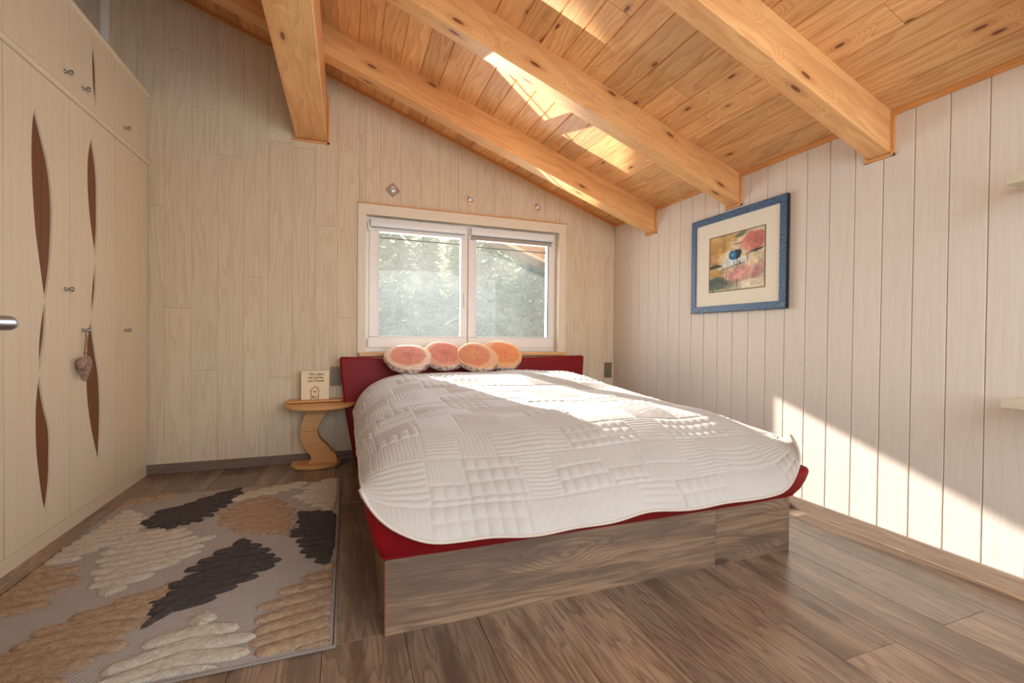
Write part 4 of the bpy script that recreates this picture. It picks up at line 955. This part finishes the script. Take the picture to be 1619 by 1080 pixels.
def leaf(mat, axis, wl, wr, al, ar, pitch=.068, name='leaf', tail=0, fw=.041, lab=None):
    """axis: polyline stem -> tip; wl/wr half widths to the left/right; al/ar finger angles (deg, world)"""
    P = [Vector((a[0], a[1])) for a in axis]; seg = [(P[i+1]-P[i]).length for i in range(len(P)-1)]; L = sum(seg)
    def pos(t):
        s_ = t*L
        for i, g in enumerate(seg):
            if s_ <= g or i == len(seg)-1: return P[i]+(P[i+1]-P[i])*(s_/g)
            s_ -= g
    pitch *= .90; fw *= .90
    m = MB(); rnd = random.Random(int(abs(axis[0][0])*1000+abs(axis[0][1])*77))
    n_ = max(3, int(L*(1-tail)/pitch))
    for k in range(n_+1):
        t = tail+(1-tail)*k/n_; c = pos(t); u = (t-tail)/(1-tail); prof = max(0.0, math.sin(math.pi*min(1, (u*.86+.12))))**.75
        for (w, ang) in ((wl, al), (wr, ar)):
            if w <= 0: continue
            a = math.radians(ang+rnd.uniform(-4, 4)); ln = w*prof*rnd.uniform(.78, 1.15)+.02
            finger(m, (c.x-math.cos(a)*.02, c.y-math.sin(a)*.02), (c.x+math.cos(a)*ln, c.y+math.sin(a)*ln), fw)
    if tail > 0: finger(m, tuple(pos(tail+.18)), tuple(pos(0)), fw*.85, taper=.35)
    d = (P[-1]-P[-2]).normalized(); finger(m, tuple(P[-1]-d*.05), tuple(P[-1]+d*.045), fw*.6)
    o = m.build(name, mat, parent=rug, smooth=True)
    if lab: o['label'] = lab
LV = [
 (M_tan,   [(-.98, 3.30), (-1.10, 3.24), (-1.24, 3.16)], .07, .08, 190, -110, .07, .15, 'small tan leaf in the far left corner'),
 (M_brown, [(-.62, 3.30), (-.70, 3.17), (-.79, 3.00), (-.84, 2.76)], .17, .20, -42, 202, .068, .14, 'dark brown leaf near the far edge'),
 (M_cream, [(-.24, 3.30), (-.40, 3.22), (-.60, 3.08)], .09, .10, -25, 175, .07, .12, 'cream leaf cut by the far edge'),
 (M_cream, [(-.04, 3.28), (-.06, 3.05), (-.08, 2.76)], 0, .20, 0, 178, .068, 0, 'cream leaf in the far right corner'),
 (M_tan,   [(-.25, 2.45), (-.36, 2.56), (-.45, 2.76), (-.48, 3.04)], .20, .16, 176, 24, .066, .16, 'tan leaf in the middle of the far half'),
 (M_brown, [(-.25, 2.75), (-.06, 2.66), (-.045, 2.40), (-.08, 2.13)], 0, .20, 0, 184, .068, .16, 'dark brown leaf at the right edge'),
 (M_cream, [(-1.20, 2.49), (-1.17, 2.70), (-1.13, 3.04)], 0, .19, 0, 4, .068, 0, 'cream leaf at the left edge'),
 (M_cream, [(-1.00, 2.72), (-.90, 2.66), (-.82, 2.45), (-.84, 2.14)], .21, .17, 18, 186, .066, .12, 'large cream leaf left of the middle'),
 (M_brown, [(-.64, 1.83), (-.56, 1.97), (-.47, 2.18), (-.46, 2.43)], .14, .20, 190, 4, .068, .20, 'large dark brown leaf in the middle'),
 (M_tan,   [(-1.24, 2.00), (-1.22, 2.20), (-1.20, 2.42)], 0, .24, 0, 8, .072, 0, 'tan leaf at the left edge'),
 (M_tan,   [(-.63, 2.12), (-.74, 2.02), (-.82, 1.84), (-.90, 1.50)], .17, .18, -2, 188, .070, .16, 'large tan leaf in the near left corner'),
 (M_cream, [(-.50, 1.48), (-.47, 1.65), (-.46, 1.82)], .19, .17, 196, -8, .072, 0, 'cream leaf at the near edge'),
 (M_tan,   [(-.05, 1.53), (-.04, 1.78), (-.04, 2.06)], .24, 0, 188, 0, .072, 0, 'tan leaf in the near right corner')]
for (mt_, axs, wl, wr, al, ar, pit, tl, lab) in LV:
    if lab.startswith('large') or 'middle' in lab or 'far edge' in lab: leaf(mt_, axs, wl, wr, al, ar, pit, 'leaf', tl, .040, lab)
    else: leaf(mt_, axs, wl, wr, al, ar, pit, 'leaf', tl, .042, lab)
# ================================================================== OUTSIDE
m = MB(); m.box(-40, 40, YB+wall_t+.3, 70, -8.3, -8, 'x'); tag(m.build('ground_outside', M_ground), 'meadow below the window', 'ground', kind='structure')
def tree_mesh():
    rnd = random.Random(5); V = []; Fc = []
    Ht = 17.0
    def quad(c, d, up, l, w):
        b = len(V); s_ = d.cross(up).normalized()*w; V.extend([c-s_, c+s_, c+d*l+s_*.3-up*l*.25, c+d*l-s_*.3-up*l*.25]); Fc.append((b, b+1, b+2, b+3))
    z = 1.2
    while z < Ht:
        f = 1-(z-1.2)/(Ht-1.2); R = .25+3.0*f**.8; nb = int(5+7*f)
        a0 = rnd.random()*6.28
        for k in range(nb):
            a = a0+6.28*k/nb+rnd.uniform(-.25, .25); d = Vector((math.cos(a), math.sin(a), 0)); RL = R*rnd.uniform(.75, 1.1)
            ns = int(3+RL*4.5)
            for j in range(ns):
                u = (j+.4)/ns; c = d*(RL*u)+Vector((0, 0, z-.32*RL*u*u+rnd.uniform(-.1, .1)))
                for q in range(3):
                    b_ = a+rnd.uniform(-1.1, 1.1); dd = Vector((math.cos(b_), math.sin(b_), rnd.uniform(-.5, .15))).normalized()
                    quad(c, dd, Vector((rnd.uniform(-.3, .3), rnd.uniform(-.3, .3), 1)).normalized(), rnd.uniform(.30, .55), rnd.uniform(.05, .11))
        z += .30+.12*f
    me = bpy.data.meshes.new('conifer_foliage'); me.from_pydata([tuple(v) for v in V], [], Fc); me.materials.append(M_leaf); return me
fm = tree_mesh()
m = MB(); m.tube([(0, 0, 0), (0, 0, 6), (0, 0, 12), (0, 0, 16.6)], [.26, .2, .1, .03], 10); tk = m.build('trunk', M_bark); tkm = tk.data; bpy.data.objects.remove(tk)
rnd = random.Random(3); spots = []
for row, (yy, n_, dx_, x0) in enumerate([(15.5, 9, 2.5, -5.5), (19.5, 11, 2.4, -5.5), (24, 12, 2.6, -6), (29, 13, 2.8, -6)]):
    for k in range(n_):
        spots.append((x0+k*dx_+rnd.uniform(-.5, .5)+row*.9, yy+rnd.uniform(-.8, .8), [-8, -7.0, -5.6, -4.4][row], rnd.uniform(.78, .88)))
for (x, y, z, s_) in spots:
    r = empty('conifer_tree', (x, y, z), rnd.uniform(0, 6.28)); r.scale = (s_, s_, s_)
    tag(r, 'tall hazy conifer in the wood beyond the window', 'tree', 'conifers beyond the window')
    f_ = bpy.data.objects.new('foliage', fm); COL.objects.link(f_); f_.parent = r
    t_ = bpy.data.objects.new('trunk', tkm); COL.objects.link(t_); t_.parent = r
